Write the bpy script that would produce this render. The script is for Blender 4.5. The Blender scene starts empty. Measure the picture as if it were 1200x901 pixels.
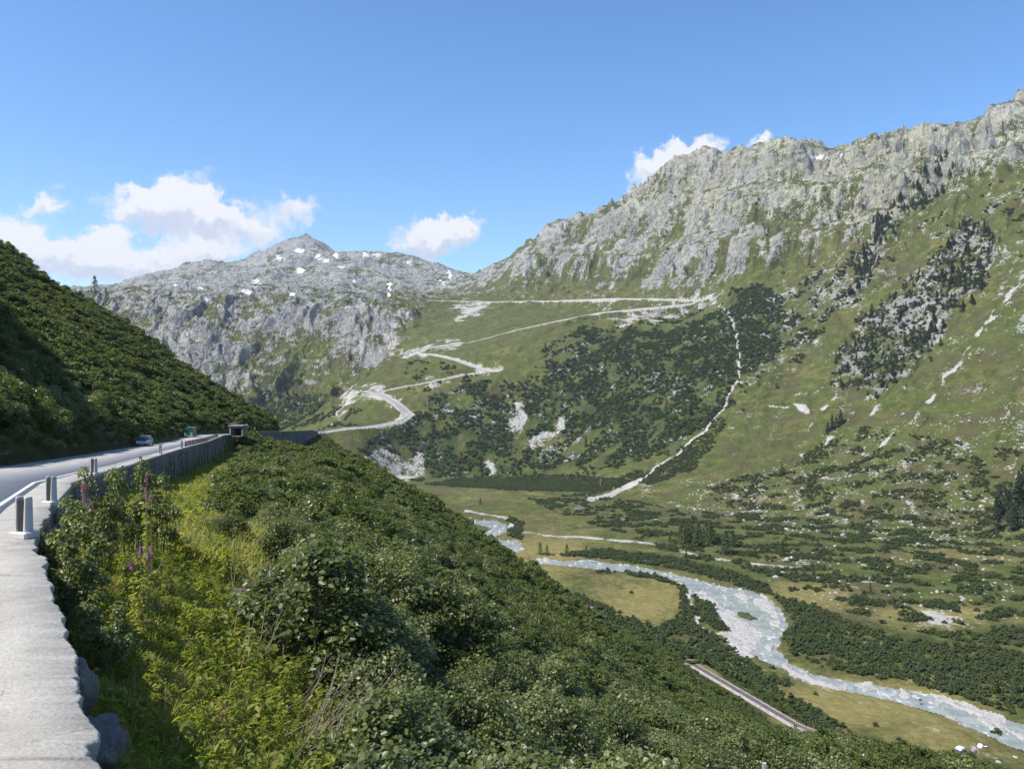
import bpy, math, random
import numpy as np
from mathutils import Vector, Matrix
R = math.radians
SC = bpy.context.scene
C = SC.collection
random.seed(7); RNG = np.random.default_rng(7)

# ---------------------------------------------------------------- camera, world, sun
F = 942.0; CX = 600.0; CY = 450.5          # photograph is 1200 x 901
cam_d = bpy.data.cameras.new('camera'); cam = bpy.data.objects.new('camera', cam_d); C.objects.link(cam)
cam_d.sensor_width = 36.0; cam_d.lens = 36.0 * F / 1200.0
cam_d.clip_start = 0.1; cam_d.clip_end = 30000.0
cam.location = (0, 0, 0); cam.rotation_euler = (R(90), 0, 0)
SC.camera = cam
SC.view_settings.view_transform = 'Standard'; SC.view_settings.look = 'None'
SC.view_settings.exposure = 0.68; SC.view_settings.gamma = 1.0
SC.cycles.max_bounces = 4; SC.cycles.diffuse_bounces = 2; SC.cycles.glossy_bounces = 1
SC.cycles.transmission_bounces = 3; SC.cycles.transparent_max_bounces = 6; SC.cycles.volume_bounces = 0
SUN_EL = 52.0; SUN_AZ = 246.0              # azimuth clockwise from +Y

sun_d = bpy.data.lights.new('sun', 'SUN'); sun = bpy.data.objects.new('sun', sun_d); C.objects.link(sun)
sun_d.energy = 4.3; sun_d.angle = R(0.53); sun_d.color = (1.0, 0.955, 0.88)
_l = Vector((math.sin(R(SUN_AZ)) * math.cos(R(SUN_EL)), math.cos(R(SUN_AZ)) * math.cos(R(SUN_EL)), math.sin(R(SUN_EL))))
sun.rotation_euler = _l.to_track_quat('Z', 'Y').to_euler()

class NT:
    def __init__(s, tree): s.t = tree; s.n = tree.nodes; s.l = tree.links
    def node(s, typ, **kw):
        n = s.n.new(typ)
        for k, v in kw.items(): setattr(n, k, v)
        return n
    def put(s, sock, v):
        if hasattr(v, 'bl_idname') or hasattr(v, 'is_output'): s.l.new(v, sock)
        elif v is not None:
            if isinstance(v, tuple) and len(v) == 3 and sock.type == 'RGBA': v = (*v, 1)
            sock.default_value = v
    def math(s, op, a, b=None, c=None, clamp=False):
        n = s.node('ShaderNodeMath', operation=op, use_clamp=clamp)
        s.put(n.inputs[0], a)
        if b is not None: s.put(n.inputs[1], b)
        if c is not None: s.put(n.inputs[2], c)
        return n.outputs[0]
    def vmath(s, op, a, b=None):
        n = s.node('ShaderNodeVectorMath', operation=op)
        s.put(n.inputs[0], a)
        if b is not None: s.put(n.inputs[3] if op == 'SCALE' else n.inputs[1], b)
        return n.outputs['Value'] if op in ('LENGTH', 'DISTANCE', 'DOT_PRODUCT') else n.outputs[0]
    def mapr(s, v, a, b, c=0.0, d=1.0, smooth=True):
        n = s.node('ShaderNodeMapRange', interpolation_type='SMOOTHSTEP' if smooth else 'LINEAR')
        s.put(n.inputs[0], v); s.put(n.inputs[1], a); s.put(n.inputs[2], b); s.put(n.inputs[3], c); s.put(n.inputs[4], d)
        return n.outputs[0]
    def mix(s, f, a, b, blend='MIX'):
        n = s.node('ShaderNodeMix', data_type='RGBA', blend_type=blend)
        s.put(n.inputs[0], f); s.put(n.inputs[6], a); s.put(n.inputs[7], b)
        return n.outputs[2]
    def noise(s, vec, scale, detail=4, rough=0.55, dist=0.0):
        n = s.node('ShaderNodeTexNoise'); s.put(n.inputs['Vector'], vec); s.put(n.inputs['Scale'], scale)
        n.inputs['Detail'].default_value = detail; n.inputs['Roughness'].default_value = rough; n.inputs['Distortion'].default_value = dist
        return n.outputs[0]
    def voro(s, vec, scale, feature='F1', out='Distance'):
        n = s.node('ShaderNodeTexVoronoi', feature=feature); s.put(n.inputs['Vector'], vec); s.put(n.inputs['Scale'], scale)
        return n.outputs[out]
    def ramp(s, f, stops):
        n = s.node('ShaderNodeValToRGB'); s.put(n.inputs[0], f); e = n.color_ramp.elements
        while len(e) < len(stops): e.new(0.5)
        for i, (p, c) in enumerate(stops): e[i].position = p; e[i].color = (*c, 1)
        return n.outputs[0]
    def attr(s, name, out='Fac'):
        n = s.node('ShaderNodeAttribute', attribute_name=name); return n.outputs[out]

def srgb(r, g, b):
    f = lambda c: (c / 255 / 12.92) if c / 255 <= 0.04045 else ((c / 255 + 0.055) / 1.055) ** 2.4
    return (f(r), f(g), f(b))

W = bpy.data.worlds.new('World'); SC.world = W; W.use_nodes = True
W.cycles.sampling_method = 'MANUAL'; W.cycles.sample_map_resolution = 256
nt = NT(W.node_tree); nt.n.clear()
sky = nt.node('ShaderNodeTexSky', sky_type='NISHITA', sun_disc=False, sun_elevation=R(SUN_EL), sun_rotation=R(SUN_AZ))
sky.altitude = 1900; sky.air_density = 1.1; sky.dust_density = 0.5; sky.ozone_density = 1.4
bg = nt.node('ShaderNodeBackground'); bg.inputs[1].default_value = 0.138
hs = nt.node('ShaderNodeHueSaturation'); hs.inputs['Saturation'].default_value = 1.24; hs.inputs['Hue'].default_value = 0.502; hs.inputs['Value'].default_value = 1.0
nt.l.new(sky.outputs[0], hs.inputs['Color']); nt.l.new(hs.outputs[0], bg.inputs[0])
# clouds of the real sky, placed by direction (azimuth / elevation in degrees)
tc = nt.node('ShaderNodeTexCoord'); sep = nt.node('ShaderNodeSeparateXYZ'); nt.l.new(tc.outputs['Generated'], sep.inputs[0])
az = nt.math('ARCTAN2', sep.outputs[0], sep.outputs[1]); el = nt.math('ARCSINE', sep.outputs[2])
cmb = nt.node('ShaderNodeCombineXYZ')
nt.l.new(nt.math('MULTIPLY', az, 180 / math.pi), cmb.inputs[0]); nt.l.new(nt.math('MULTIPLY', el, 180 / math.pi), cmb.inputs[1])
P = cmb.outputs[0]
wv = nt.node('ShaderNodeTexNoise'); nt.l.new(P, wv.inputs['Vector']); wv.inputs['Scale'].default_value = 0.75; wv.inputs['Detail'].default_value = 6; wv.inputs['Roughness'].default_value = 0.62
off = nt.vmath('SCALE', nt.vmath('SUBTRACT', wv.outputs['Color'], (0.5, 0.5, 0.5)), 3.4)
PW = nt.vmath('ADD', P, off)
blobs = [(170,246,58,21,1),(228,250,56,24,1),(212,228,32,18,.95),(272,263,46,22,.9),(127,279,20,12,1),(50,241,24,13,.95),(8,276,34,24,1),(62,300,56,26,1.1),(110,306,48,24,.95),(165,316,46,18,.95),(210,308,40,16,.6),
         (348,246,32,20,.85),(232,292,44,14,.75),(262,300,36,12,.7),(312,278,26,13,.55),(505,277,38,23,1.15),(540,270,28,16,.9),(492,292,26,14,.8),(795,186,40,17,1.25),(772,203,34,17,1.25),(825,190,24,20,1.2),(745,232,14,12,.8),(893,167,15,9,1.1),
         (225,202,30,10,.5),(330,15,40,14,.25),(70,215,25,10,.45)]
def p2a(px, py):
    d = Vector(((px - CX) / F, 1, (CY - py) / F)).normalized()
    return math.degrees(math.atan2(d.x, d.y)), math.degrees(math.asin(d.z))
den = None; low = None
for (bx, by, rx, ry, k) in blobs:
    a0, e0 = p2a(bx, by); a1, _ = p2a(bx + rx, by); _, e1 = p2a(bx, by - ry)
    q = nt.vmath('MULTIPLY', nt.vmath('SUBTRACT', PW, (a0, e0, 0)), (1 / max(a1 - a0, .1), 1 / max(e1 - e0, .1), 0))
    g = nt.math('MULTIPLY', nt.math('EXPONENT', nt.math('MULTIPLY', nt.vmath('DOT_PRODUCT', q, q), -0.9)), k)
    sq = nt.node('ShaderNodeSeparateXYZ'); nt.l.new(q, sq.inputs[0])
    h = nt.math('MULTIPLY', g, sq.outputs[1])
    den = g if den is None else nt.math('ADD', den, g)
    low = h if low is None else nt.math('ADD', low, h)
fine = nt.noise(PW, 1.1, 8, 0.6)
dd = nt.math('ADD', den, nt.math('MULTIPLY', nt.math('SUBTRACT', fine, 0.5), 0.9))
cm = nt.math('MULTIPLY', nt.mapr(dd, 0.30, 1.0), 0.95)
# scattered fair-weather clouds over the rest of the sky, as in the part in view
lo = nt.noise(nt.vmath('MULTIPLY', P, (0.045, 0.10, 1)), 1.0, 7, 0.6)
far = nt.math('GREATER_THAN', nt.math('ABSOLUTE', nt.math('MULTIPLY', az, 180 / math.pi)), 40)
cm2 = nt.math('MULTIPLY', nt.math('MULTIPLY', nt.mapr(lo, 0.56, 0.66), far), nt.mapr(el, 0.02, 0.12))
shade = nt.mapr(nt.math('ADD', low, nt.math('MULTIPLY', nt.math('SUBTRACT', nt.noise(PW, 0.8, 5), 0.5), 1.4)), -0.75, 0.15)
ccol = nt.mix(shade, srgb(212, 220, 238), srgb(252, 252, 254))
cbg = nt.node('ShaderNodeBackground'); nt.l.new(ccol, cbg.inputs[0]); cbg.inputs[1].default_value = 0.64
mx = nt.node('ShaderNodeMixShader'); nt.l.new(nt.math('MAXIMUM', cm, cm2), mx.inputs[0])
nt.l.new(bg.outputs[0], mx.inputs[1]); nt.l.new(cbg.outputs[0], mx.inputs[2])
wo = nt.node('ShaderNodeOutputWorld'); nt.l.new(mx.outputs[0], wo.inputs[0])

# ---------------------------------------------------------------- numpy noise
def _grad(ix, iy, seed):
    h = (ix.astype(np.int64) * 374761393 + iy.astype(np.int64) * 668265263 + seed * 1442695041) & 0xffffffff
    h = ((h ^ (h >> 13)) * 1274126177) & 0xffffffff
    h = (h ^ (h >> 16)) & 0xffffffff
    a = h.astype(np.float32) * np.float32(2 * math.pi / 4294967296.0)
    return np.cos(a), np.sin(a)
def gnoise(x, y, seed=0):
    xi = np.floor(x); yi = np.floor(y); fx = (x - xi).astype(np.float32); fy = (y - yi).astype(np.float32)
    u = fx * fx * fx * (fx * (fx * 6 - 15) + 10); v = fy * fy * fy * (fy * (fy * 6 - 15) + 10)
    def d(a, b):
        gx, gy = _grad(xi + a, yi + b, seed); return gx * (fx - a) + gy * (fy - b)
    n00, n10, n01, n11 = d(0, 0), d(1, 0), d(0, 1), d(1, 1)
    return (n00 * (1 - u) + n10 * u) * (1 - v) + (n01 * (1 - u) + n11 * u) * v      # about -0.7..0.7
def fbm(x, y, o=5, seed=0, g=0.5):
    r = 0; a = 1.0; f = 1.0
    for i in range(o): r = r + a * gnoise(x * f, y * f, seed + i * 17); a *= g; f *= 2.03
    return r
def ridged(x, y, o=5, seed=0, g=0.55):
    r = 0; a = 1.0; f = 1.0; w = 1.0; t = 0
    for i in range(o):
        n = 1 - np.abs(gnoise(x * f, y * f, seed + i * 31)) * 2.2; n = np.clip(n, 0, 1) ** 2
        r = r + a * n * w; w = np.clip(n * 1.6, 0.15, 1); t += a; a *= g; f *= 2.07
    return r / t
def ss(a, b, x):
    t = np.clip((x - a) / (b - a), 0, 1); return t * t * (3 - 2 * t)

# ---------------------------------------------------------------- landform
YW = np.array([-60, 0, 5.4, 11.1, 13.5, 18, 25, 38, 55, 85, 110, 170, 210, 222, 240, 290, 350, 400, 460, 600])
XW = np.array([39, .55, -2.83, -6.5, -8.1, -10.4, -13.7, -19.4, -26.3, -37, -45.2, -64, -75.4, -77.6, -80.8, -84.7, -89, -97, -118, -180])
YZ = np.array([-60, 0, 5.4, 13.5, 25, 38, 55, 85, 110, 170, 210, 300, 350, 450, 600])
ZR = np.array([-2.3, -2.55, -2.6, -2.62, -3.1, -4.2, -5.6, -7.45, -8.8, -12, -13.3, -18, -20.6, -27, -40])
xw = lambda y: np.interp(y, YW, XW)
zr = lambda y: np.interp(y, YZ, ZR)
RW = 8.3                                      # road and verge width measured along x
FLOOR = -160.0

class RBF:
    def __init__(s, pts, c=0.05, ks=0.8):
        p = np.array(pts, float); s.ks = ks
        X = np.stack([(p[:, 0] - CX) / F, np.log(p[:, 2]) * ks], 1); v = (CY - p[:, 1]) / F
        n = len(p); s.X = X; s.c = c
        K = np.sqrt(((X[:, None] - X[None]) ** 2).sum(-1) + c * c)
        A = np.zeros((n + 3, n + 3)); A[:n, :n] = K - np.eye(n) * 0.002; A[:n, n] = 1; A[:n, n + 1:] = X; A[n, :n] = 1; A[n + 1:, :n] = X.T
        s.w = np.linalg.solve(A, np.concatenate([v, np.zeros(3)]))
    def __call__(s, u, D):
        sh = u.shape; u = u.ravel().astype(np.float32); l = (np.log(D).ravel() * s.ks).astype(np.float32)
        r = (s.w[-3] + s.w[-2] * u + s.w[-1] * l).astype(np.float32)
        for i in range(len(s.X)):
            r += np.float32(s.w[i]) * np.sqrt((u - np.float32(s.X[i, 0])) ** 2 + (l - np.float32(s.X[i, 1])) ** 2 + np.float32(s.c * s.c))
        return r.reshape(sh)

near_pts = [
 (130,935,8),(130,815,11),(150,690,16),(170,640,25),(200,612,40),(215,596,55),(235,576,85),(255,560,120),(268,550,170),(272,540,205),(275,522,222),(283,512,240),
 (320,532,290),(350,530,330),(110,1080,6),(60,1300,3.5),(-50,800,12),
 (200,985,8),(200,775,13.5),(200,690,19),(220,630,33),(230,598,60),
 (300,980,9),(300,800,15),(300,700,24),(300,632,40),(300,585,70),(300,553,130),(300,535,220),
 (400,1000,9.5),(400,800,18),(400,690,35),(400,598,80),(400,555,160),(400,540,260),(400,532,330),(405,545,410),(400,640,520),
 (500,1030,11),(500,840,20),(500,740,40),(500,660,90),(500,618,160),(500,597,240),(500,605,330),(500,690,450),
 (600,1080,11),(600,880,25),(600,800,50),(600,730,100),(600,680,160),(600,661,200),(600,700,330),(600,760,420),
 (700,1180,12),(700,930,30),(700,840,60),(700,790,100),(700,752,180),(700,732,260),(700,735,380),
 (800,1180,12),(800,960,25),(800,885,50),(800,862,100),(800,815,200),(800,792,300),(800,768,352),(800,772,400),
 (900,1200,13),(900,980,30),(900,905,55),(900,892,100),(900,872,200),(900,852,270),(900,836,305),(900,815,360),
 (1000,1200,15),(1000,980,30),(1000,920,50),(1000,905,100),(1000,893,200),(1000,888,255),(1000,890,290),(1000,905,325),
 (1130,1200,18),(1130,1000,35),(1130,940,60),(1130,928,120),(1130,922,235),(1130,925,310),
 (1250,1200,20),(1250,1000,60),(1250,960,200),(1250,960,290),(1500,1300,20),(1500,1050,60),(1500,980,250),
 (345,516,420),(385,522,425),(300,540,420),(200,600,450),(340,600,600),(600,850,600),(900,850,600),(1200,850,600),(1500,1000,600),
 (600,1300,6),(900,1400,6),(300,1300,4),(600,1700,3),
]
near_rbf = RBF(near_pts, 0.06, 0.45)

far_pts = [
 # ridge of the right mountain
 (1500,20,1700),(1350,62,1780),(1200,112,1850),(1130,142,1950),(1090,152,2000),(1050,160,2050),(1000,168,2150),(960,174,2250),(935,170,2300),(880,174,2350),(845,184,2400),(800,192,2450),(765,209,2500),(740,237,2600),(690,253,2700),(650,266,2750),(600,300,2850),(575,315,2900),(550,325,3000),
 (1500,200,2500),(1200,260,2500),(1000,300,2900),(880,300,3100),(765,320,3300),(650,340,3500),(575,350,3700),(600,400,4800),(900,420,4800),(1200,430,4800),
 # right mountain face
 (1500,600,750),(1500,500,850),(1500,250,1250),(1200,640,795),(1200,554,950),(1200,430,1130),(1200,320,1300),(1200,210,1550),
 (1100,625,870),(1100,548,1010),(1100,440,1200),(1100,310,1450),(1100,215,1700),
 (1000,615,925),(1000,545,1080),(1000,400,1420),(1000,300,1650),(1000,235,1850),
 (920,606,975),(920,540,1140),(920,440,1400),(920,330,1750),(920,250,2000),
 (860,597,1030),(860,540,1170),(860,450,1400),(860,352,1750),(860,300,1950),(860,235,2180),
 (750,585,1120),(750,545,1270),(750,480,1430),(750,420,1600),(750,372,1850),(750,350,2120),(750,320,2300),(750,270,2450),
 (830,352,1900),(815,352,2000),
 (650,563,1340),(650,520,1440),(650,450,1590),(650,400,1750),(650,382,1850),(650,353,2350),(650,320,2550),(650,290,2680),
 (550,560,1376),(550,520,1450),(550,480,1530),(550,440,1640),(550,402,1880),(550,355,2450),(550,340,2800),
 # slopes under the pass, hairpins
 (480,565,1400),(480,520,1450),(480,487,1500),(440,530,1400),(400,503,1420),(430,460,1590),(480,450,1640),(480,412,1820),(500,380,2150),(500,353,2480),
 (430,500,1460),(440,430,1800),(380,500,1500),
 # cliffs on the left and plateau above
 (470,400,2050),(450,430,2000),(445,360,2200),(420,350,2350),(350,485,1900),(350,470,1960),(350,420,2080),(350,352,2280),(350,338,2900),
 (250,470,1900),(250,420,2030),(250,350,2250),(250,338,2900),(150,470,1850),(150,358,2200),(150,346,2900),(-100,470,1800),(-100,365,2150),(-100,350,3000),(-300,470,1800),(-300,340,2200),
 (450,345,2600),(450,338,2900),(500,345,2800),
 # back ridge
 (-300,300,3600),(-100,330,3700),(50,338,3700),(130,336,3750),(175,326,3800),(210,314,3850),(262,309,3850),(285,318,3850),(305,300,3900),(330,288,3950),(350,274,4000),(362,280,3980),(375,287,3950),(400,298,3900),(430,301,3850),(460,298,3750),(490,303,3600),(520,313,3450),(542,322,3350),
 (350,305,3500),(250,325,3450),(450,320,3300),(130,343,3400),
 (350,350,4900),(130,370,4900),(-200,370,4900),(500,360,4600),
 # in front of the foot
 (1500,800,600),(1200,760,650),(1000,720,740),(860,690,830),(750,660,930),(650,630,1100),(550,620,1150),(440,600,1150),(350,560,1300),(200,560,1400),(0,560,1400),(-300,560,1400),(600,900,600),(0,700,800),(1000,1000,550),(1500,1100,500),
]
far_rbf = RBF(far_pts, 0.03, 0.9)

def poly_in(px, py, poly):
    x = np.asarray(px); y = np.asarray(py); r = np.zeros(x.shape, bool); n = len(poly)
    for i in range(n):
        x0, y0 = poly[i]; x1, y1 = poly[(i + 1) % n]
        if y0 == y1: continue
        c = ((y0 > y) != (y1 > y)) & (x < (x1 - x0) * (y - y0) / (y1 - y0) + x0)
        r ^= c
    return r
def line_dist(px, py, pl):
    """distance to a polyline and the parameter along it"""
    best = np.full(px.shape, 1e9, np.float32); par = np.zeros(px.shape, np.float32)
    for i in range(len(pl) - 1):
        ax, ay = pl[i][:2]; bx, by = pl[i + 1][:2]; dx, dy = bx - ax, by - ay
        t = np.clip(((px - ax) * dx + (py - ay) * dy) / (dx * dx + dy * dy + 1e-9), 0, 1)
        d = np.hypot(px - ax - t * dx, py - ay - t * dy); m = d < best
        best = np.where(m, d, best); par = np.where(m, i + t, par)
    return best, par

def smax(a, b, k):
    h = np.clip(0.5 + 0.5 * (a - b) / k, 0, 1); return b + (a - b) * h + k * h * (1 - h)

def fpt(px, py):                                  # pixel on the level valley floor -> x, y
    D = -FLOOR * F / (py - CY); return ((px - CX) / F * D, D)
# river and gravel banks on the valley floor, as outlines in world metres
RIVER_PX = [[(545,605),(580,608),(594,613),(593,622),(578,628),(590,632),(606,630),(613,641),(608,646),(596,640),(575,631),(566,624),(576,618),(560,613),(548,610)],
 [(622,653),(640,652),(660,656),(680,654),(690,653),(715,658),(740,660),(780,668),(812,676),(850,685),(880,690),(905,700),(914,712),(925,730),(915,742),(912,757),(922,772),(955,787),(1000,795),(1050,803),(1100,812),(1140,825),(1200,845),(1330,890),
  (1330,960),(1200,877),(1150,856),(1100,833),(1040,817),(990,807),(930,787),(900,775),(885,765),(868,752),(850,735),(835,712),(812,696),(800,684),(770,674),(730,668),(690,664),(650,660),(625,658)]]
SIDE_PX = [(808,688),(806,700),(812,708),(818,718),(815,728),(826,738),(850,742)]      # narrow side channel of gravel
BARS_PX = [[(815,694),(838,712),(852,738),(872,757),(884,768),(874,772),(862,762),(850,742),(846,728),(838,720),(826,708)],
 [(838,715),(868,722),(895,738),(893,750),(884,760),(880,770),(868,768),(852,752),(842,736)],
 [(820,685),(836,698),(855,712),(868,724),(888,738),(880,746),(858,738),(842,722),(826,704)],
 [(880,695),(905,702),(912,716),(900,716),(884,708)],[(868,690),(884,698),(872,702),(858,694)],
 [(905,715),(918,724),(912,733),(902,728)],[(912,772),(940,786),(970,796),(1000,800),(985,806),(955,800),(925,788)],
 [(1000,797),(1020,796),(1030,804),(1012,806)],[(1085,808),(1098,811),(1130,820),(1180,838),(1180,843),(1130,828),(1100,816)],[(1040,815),(1058,806),(1070,812),(1056,818)],
 [(1140,832),(1165,838),(1190,848),(1175,850),(1150,842)],[(1170,846),(1200,855),(1240,870),(1235,874),(1195,862)],[(625,653),(640,652),(648,657),(630,658)],[(597,611),(604,614),(600,619),(595,616)]]
ISLE_PX = [[(815,700),(832,705),(844,722),(850,738),(838,738),(824,728),(812,712)],[(866,716),(876,716),(886,723),(880,724),(870,721)]]
RIVER_W = [[fpt(*p) for p in q] for q in RIVER_PX]; BARS_W = [[fpt(*p) for p in q] for q in BARS_PX]; ISLE_W = [[fpt(*p) for p in q] for q in ISLE_PX]
SIDE_W = [fpt(*p) for p in SIDE_PX]

# roads of the pass: pixel + distance, one polyline per leg
ROAD_FAR = [(340,507,1330),(362,506,1380),(380,505,1410),(400,503,1425),(440,498,1455),(468,493,1480),(479,486,1505),(466,474,1530),(448,463,1575),(430,458,1600),(445,460,1600),(480,452,1630),(510,447,1640),(545,440,1660),
            (580,437,1665),(560,432,1690),(530,421,1740),(505,416,1790),(478,414,1830),(500,409,1850),(550,402,1900),(600,388,1940),(650,377,1950),(700,367,1960),(760,361,1950),(800,357,1960),(826,353,1980),(790,351,2030),(720,350,2150),(650,353,2350),(580,354,2430),(520,353,2480),(480,352,2520)]
RF = [((a - CX) / F * d, d, (CY - b) / F * d) for a, b, d in ROAD_FAR]
STREAM_PX = [(845,358),(858,375),(866,410),(866,440),(850,475),(825,505),(790,535),(750,562),(715,580),(690,585)]

def landform(u, D, detail=True):
    x = u * D; y = D; px = CX + F * u
    # --- near side
    wn = near_rbf(u, np.minimum(D, 600)); zn = wn * D
    X0 = xw(y); Z0 = zr(y); d = x - X0
    left = -d - RW
    bank = Z0 + 0.67 * np.maximum(left, 0) - 0.00012 * np.maximum(left, 0) ** 2
    bank = bank + 11 * ss(6, 24, left) * np.exp(-((y - 92) / 30) ** 2) + 1.2 * ss(0, 2.5, left) * ss(8, 30, y)
    bank = bank - 0.75 * np.maximum(y - 335, 0)
    bank = bank + fbm(x / 38, y / 38, 4, 5) * 5 * ss(3, 40, left) - 2.0 * ss(20, 90, left) * ridged(x / 60 + y / 90, y / 200, 2, 4)
    road = Z0 - 0.03
    zslope = zn + fbm(x / 13, y / 13, 4, 9) * 0.9 * ss(1, 8, d) * ss(6, 30, y) + fbm(x / 70, y / 70, 3, 8) * 3.5 * ss(10, 60, d)
    zslope = np.where(y < 330, np.minimum(zslope, Z0 - 1.0 + np.maximum(d - 6, 0) * .3), zslope)
    near = np.where(d > 0, zslope, np.where(left > 0, bank, road))
    near = near - 0.9 * np.maximum(y - 440, 0)
    near = np.where((d <= 0), near - 0.4 * np.maximum(y - 380, 0), near)
    # --- floor
    fl = FLOOR + fbm(x / 60, y / 60, 4, 21) * 1.6 + fbm(x / 260, y / 260, 2, 22) * 2.0
    z = fl
    m = D > 480
    wf = far_rbf(u, np.clip(D, 560, 5200)); zf = wf * D
    zfar = zf
    if detail:
        hgt = np.clip((zf - FLOOR) / 120, 0, 1)
        cc = -0.74 * x + 0.67 * y; sc = -0.67 * x - 0.74 * y
        wr = fbm(x / 160, y / 160, 3, 51) * 60
        py_ = CY - F * wf; rockm = rock_zone(px, py_, D)
        right = ss(500, 640, px)
        gul = ridged((cc + wr) / 120, (sc + wr) / 620, 4, 61) - 0.45
        gul2 = ridged((cc + wr) / 42, (sc + wr * .5) / 170, 4, 62) - 0.45
        craggy = ridged(x / 85 + wr / 85, y / 85, 6, 63, 0.6) - 0.4
        flut = ridged((x + wr * 1.5) / 95, (y + wr * 2 + x * .3) / 260, 6, 64, .62) - 0.4
        hi = ss(60, 420, zf)
        big = ridged(x / 330 + wr / 200, y / 330, 4, 67, .55) - 0.4; cliffy = ss(336, 352, py_) * (D < 2900)
        zfar = zf + right * hgt * (gul * (12 + 30 * hi * ss(540, 700, px)) + gul2 * (3 + 9 * rockm)) + rockm * hgt * (craggy * (6 + 7 * hi * (.45 + .55 * right)) + big * (22 + 56 * hi * (ss(560, 700, px) + .35 * ss(520, 440, px))) * (1 - .5 * cliffy))
        for st_, am_ in ((150.0, .42), (46.0, .40)):
            hh = (zfar + wr * .5 + (x - y) * .06) / st_; fr = hh - np.floor(hh); zt = st_ * (np.floor(hh) + ss(.30, .72, fr)) - (wr * .5 + (x - y) * .06)
            zfar = zfar + (zt - zfar) * am_ * np.clip(rockm * 1.3 - .2, 0, 1) * right * ss(560, 660, px)
        zfar = zfar + (1 - right) * hgt * rockm * flut * (8 + 44 * cliffy) + hgt * fbm(x / 25, y / 25, 4, 65) * 3.0
        zfar = zfar + rockm * hgt * fbm(x / 9, y / 9, 3, 66) * 2.6
    z = np.where(m, smax(zfar, fl, 6.0), fl)
    z = np.where(y < 700, smax(near, z, 2.0), z)
    return z

UPPER = [(440,353),(545,345),(600,346),(700,347),(760,348),(830,352),(880,330),(950,312),(1000,290),(1050,278),(1090,245),(1130,220),(1160,215),(1200,190),(1700,60),(1700,-400),(-900,-400),(-900,360),(150,352),(300,350)]
CLIFF = [(-900,340),(150,340),(300,345),(430,348),(470,352),(500,356),(470,400),(450,430),(425,440),(400,470),(380,480),(350,490),(150,500),(-900,520)]
SCRUBF = [(415,520),(450,505),(480,490),(500,470),(545,445),(585,443),(615,440),(640,405),(690,385),(760,385),(850,362),(872,335),(905,345),(925,400),(880,435),(862,455),(850,480),(800,530),(700,552),(640,556),(560,562),(500,560),(440,540)]
CRAG = [(970,452),(978,415),(1000,382),(1040,350),(1060,330),(1100,295),(1135,250),(1160,262),(1168,300),(1150,345),(1120,375),(1095,405),(1060,440),(1030,468),(1000,458)]
CRAG2 = [(985,360),(1000,320),(1010,285),(1030,268),(1040,285),(1020,330),(1000,352)]
CRAG3 = [(1000,300),(1020,262),(1060,215),(1105,185),(1130,200),(1090,240),(1060,262),(1030,290)]
SCRUB4 = [(850,400),(862,365),(890,330),(925,340),(930,380),(905,420),(880,440),(868,420)]

def softpoly(px, py, poly, w, n=None):
    """soft membership: mean of jittered hard tests"""
    r = 0
    for (a, b) in ((0, 0), (1, 0), (-1, 0), (0, 1), (0, -1), (.7, .7), (-.7, .7), (.7, -.7), (-.7, -.7)):
        r = r + poly_in(px + a * w, py + b * w, poly)
    return (r / 9.0).astype(np.float32)
def rock_zone(px, py, D):
    a = softpoly(px, py, UPPER, 12); b = softpoly(px, py, CLIFF, 8); c = softpoly(px, py, CRAG, 8) * 0.55 + softpoly(px, py, CRAG2, 6) * 0.4 + softpoly(px, py, CRAG3, 8) * .6
    d = softpoly(px, py, SCRUBF, 14) * 0.25
    return np.where(D > 900, np.clip(np.maximum(np.maximum(a, b), np.maximum(c, d)), 0, 1), 0)

def carve(x, y, z):
    """river bed, far roads, railway bench"""
    wx = x + fbm(x / 9, y / 9, 3, 71) * 3; wy = y + fbm(x / 9, y / 9, 3, 72) * 3
    m = (y > 300) & (y < 1050)
    riv = np.zeros(x.shape, np.float32); bar = np.zeros(x.shape, np.float32)
    xm, ym, um, vm = x[m], y[m], wx[m], wy[m]
    r = np.zeros(xm.shape, bool); b = np.zeros(xm.shape, bool); isl = np.zeros(xm.shape, bool)
    for q in RIVER_W: r |= poly_in(um, vm, q)
    for q in BARS_W: b |= poly_in(um, vm, q)
    for q in ISLE_W: isl |= poly_in(um, vm, q)
    sd, _ = line_dist(um, vm, SIDE_W); b |= sd < 1.7
    small = fbm(xm / 7, ym / 14, 4, 73); b |= r & (small > 0.34)
    b &= ~isl; r &= ~isl
    zf = z[m]; dr = np.full(xm.shape, 1e9)
    for q in RIVER_W + BARS_W: dr = np.minimum(dr, line_dist(um, vm, q + q[:1])[0])
    flat = ss(12, 3, zf - FLOOR); zf = zf + flat * ((FLOOR - .9 * ss(14, 1, dr) - zf) * ss(60, 6, dr))
    zf = np.where(r, FLOOR - 3.6 + small, zf)
    zf = np.where(r | b, np.minimum(zf, FLOOR - 0.6), zf)
    zf = np.where(b, FLOOR - 1.45 + small * 0.9, zf); zf = np.where(isl, FLOOR - 0.6 + small, zf)
    # wet margin falls evenly to the water
    z = z.copy(); z[m] = zf; riv[m] = r & ~b; bar[m] = b
    return z, riv, bar
WATER_Z = FLOOR - 1.75

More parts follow.
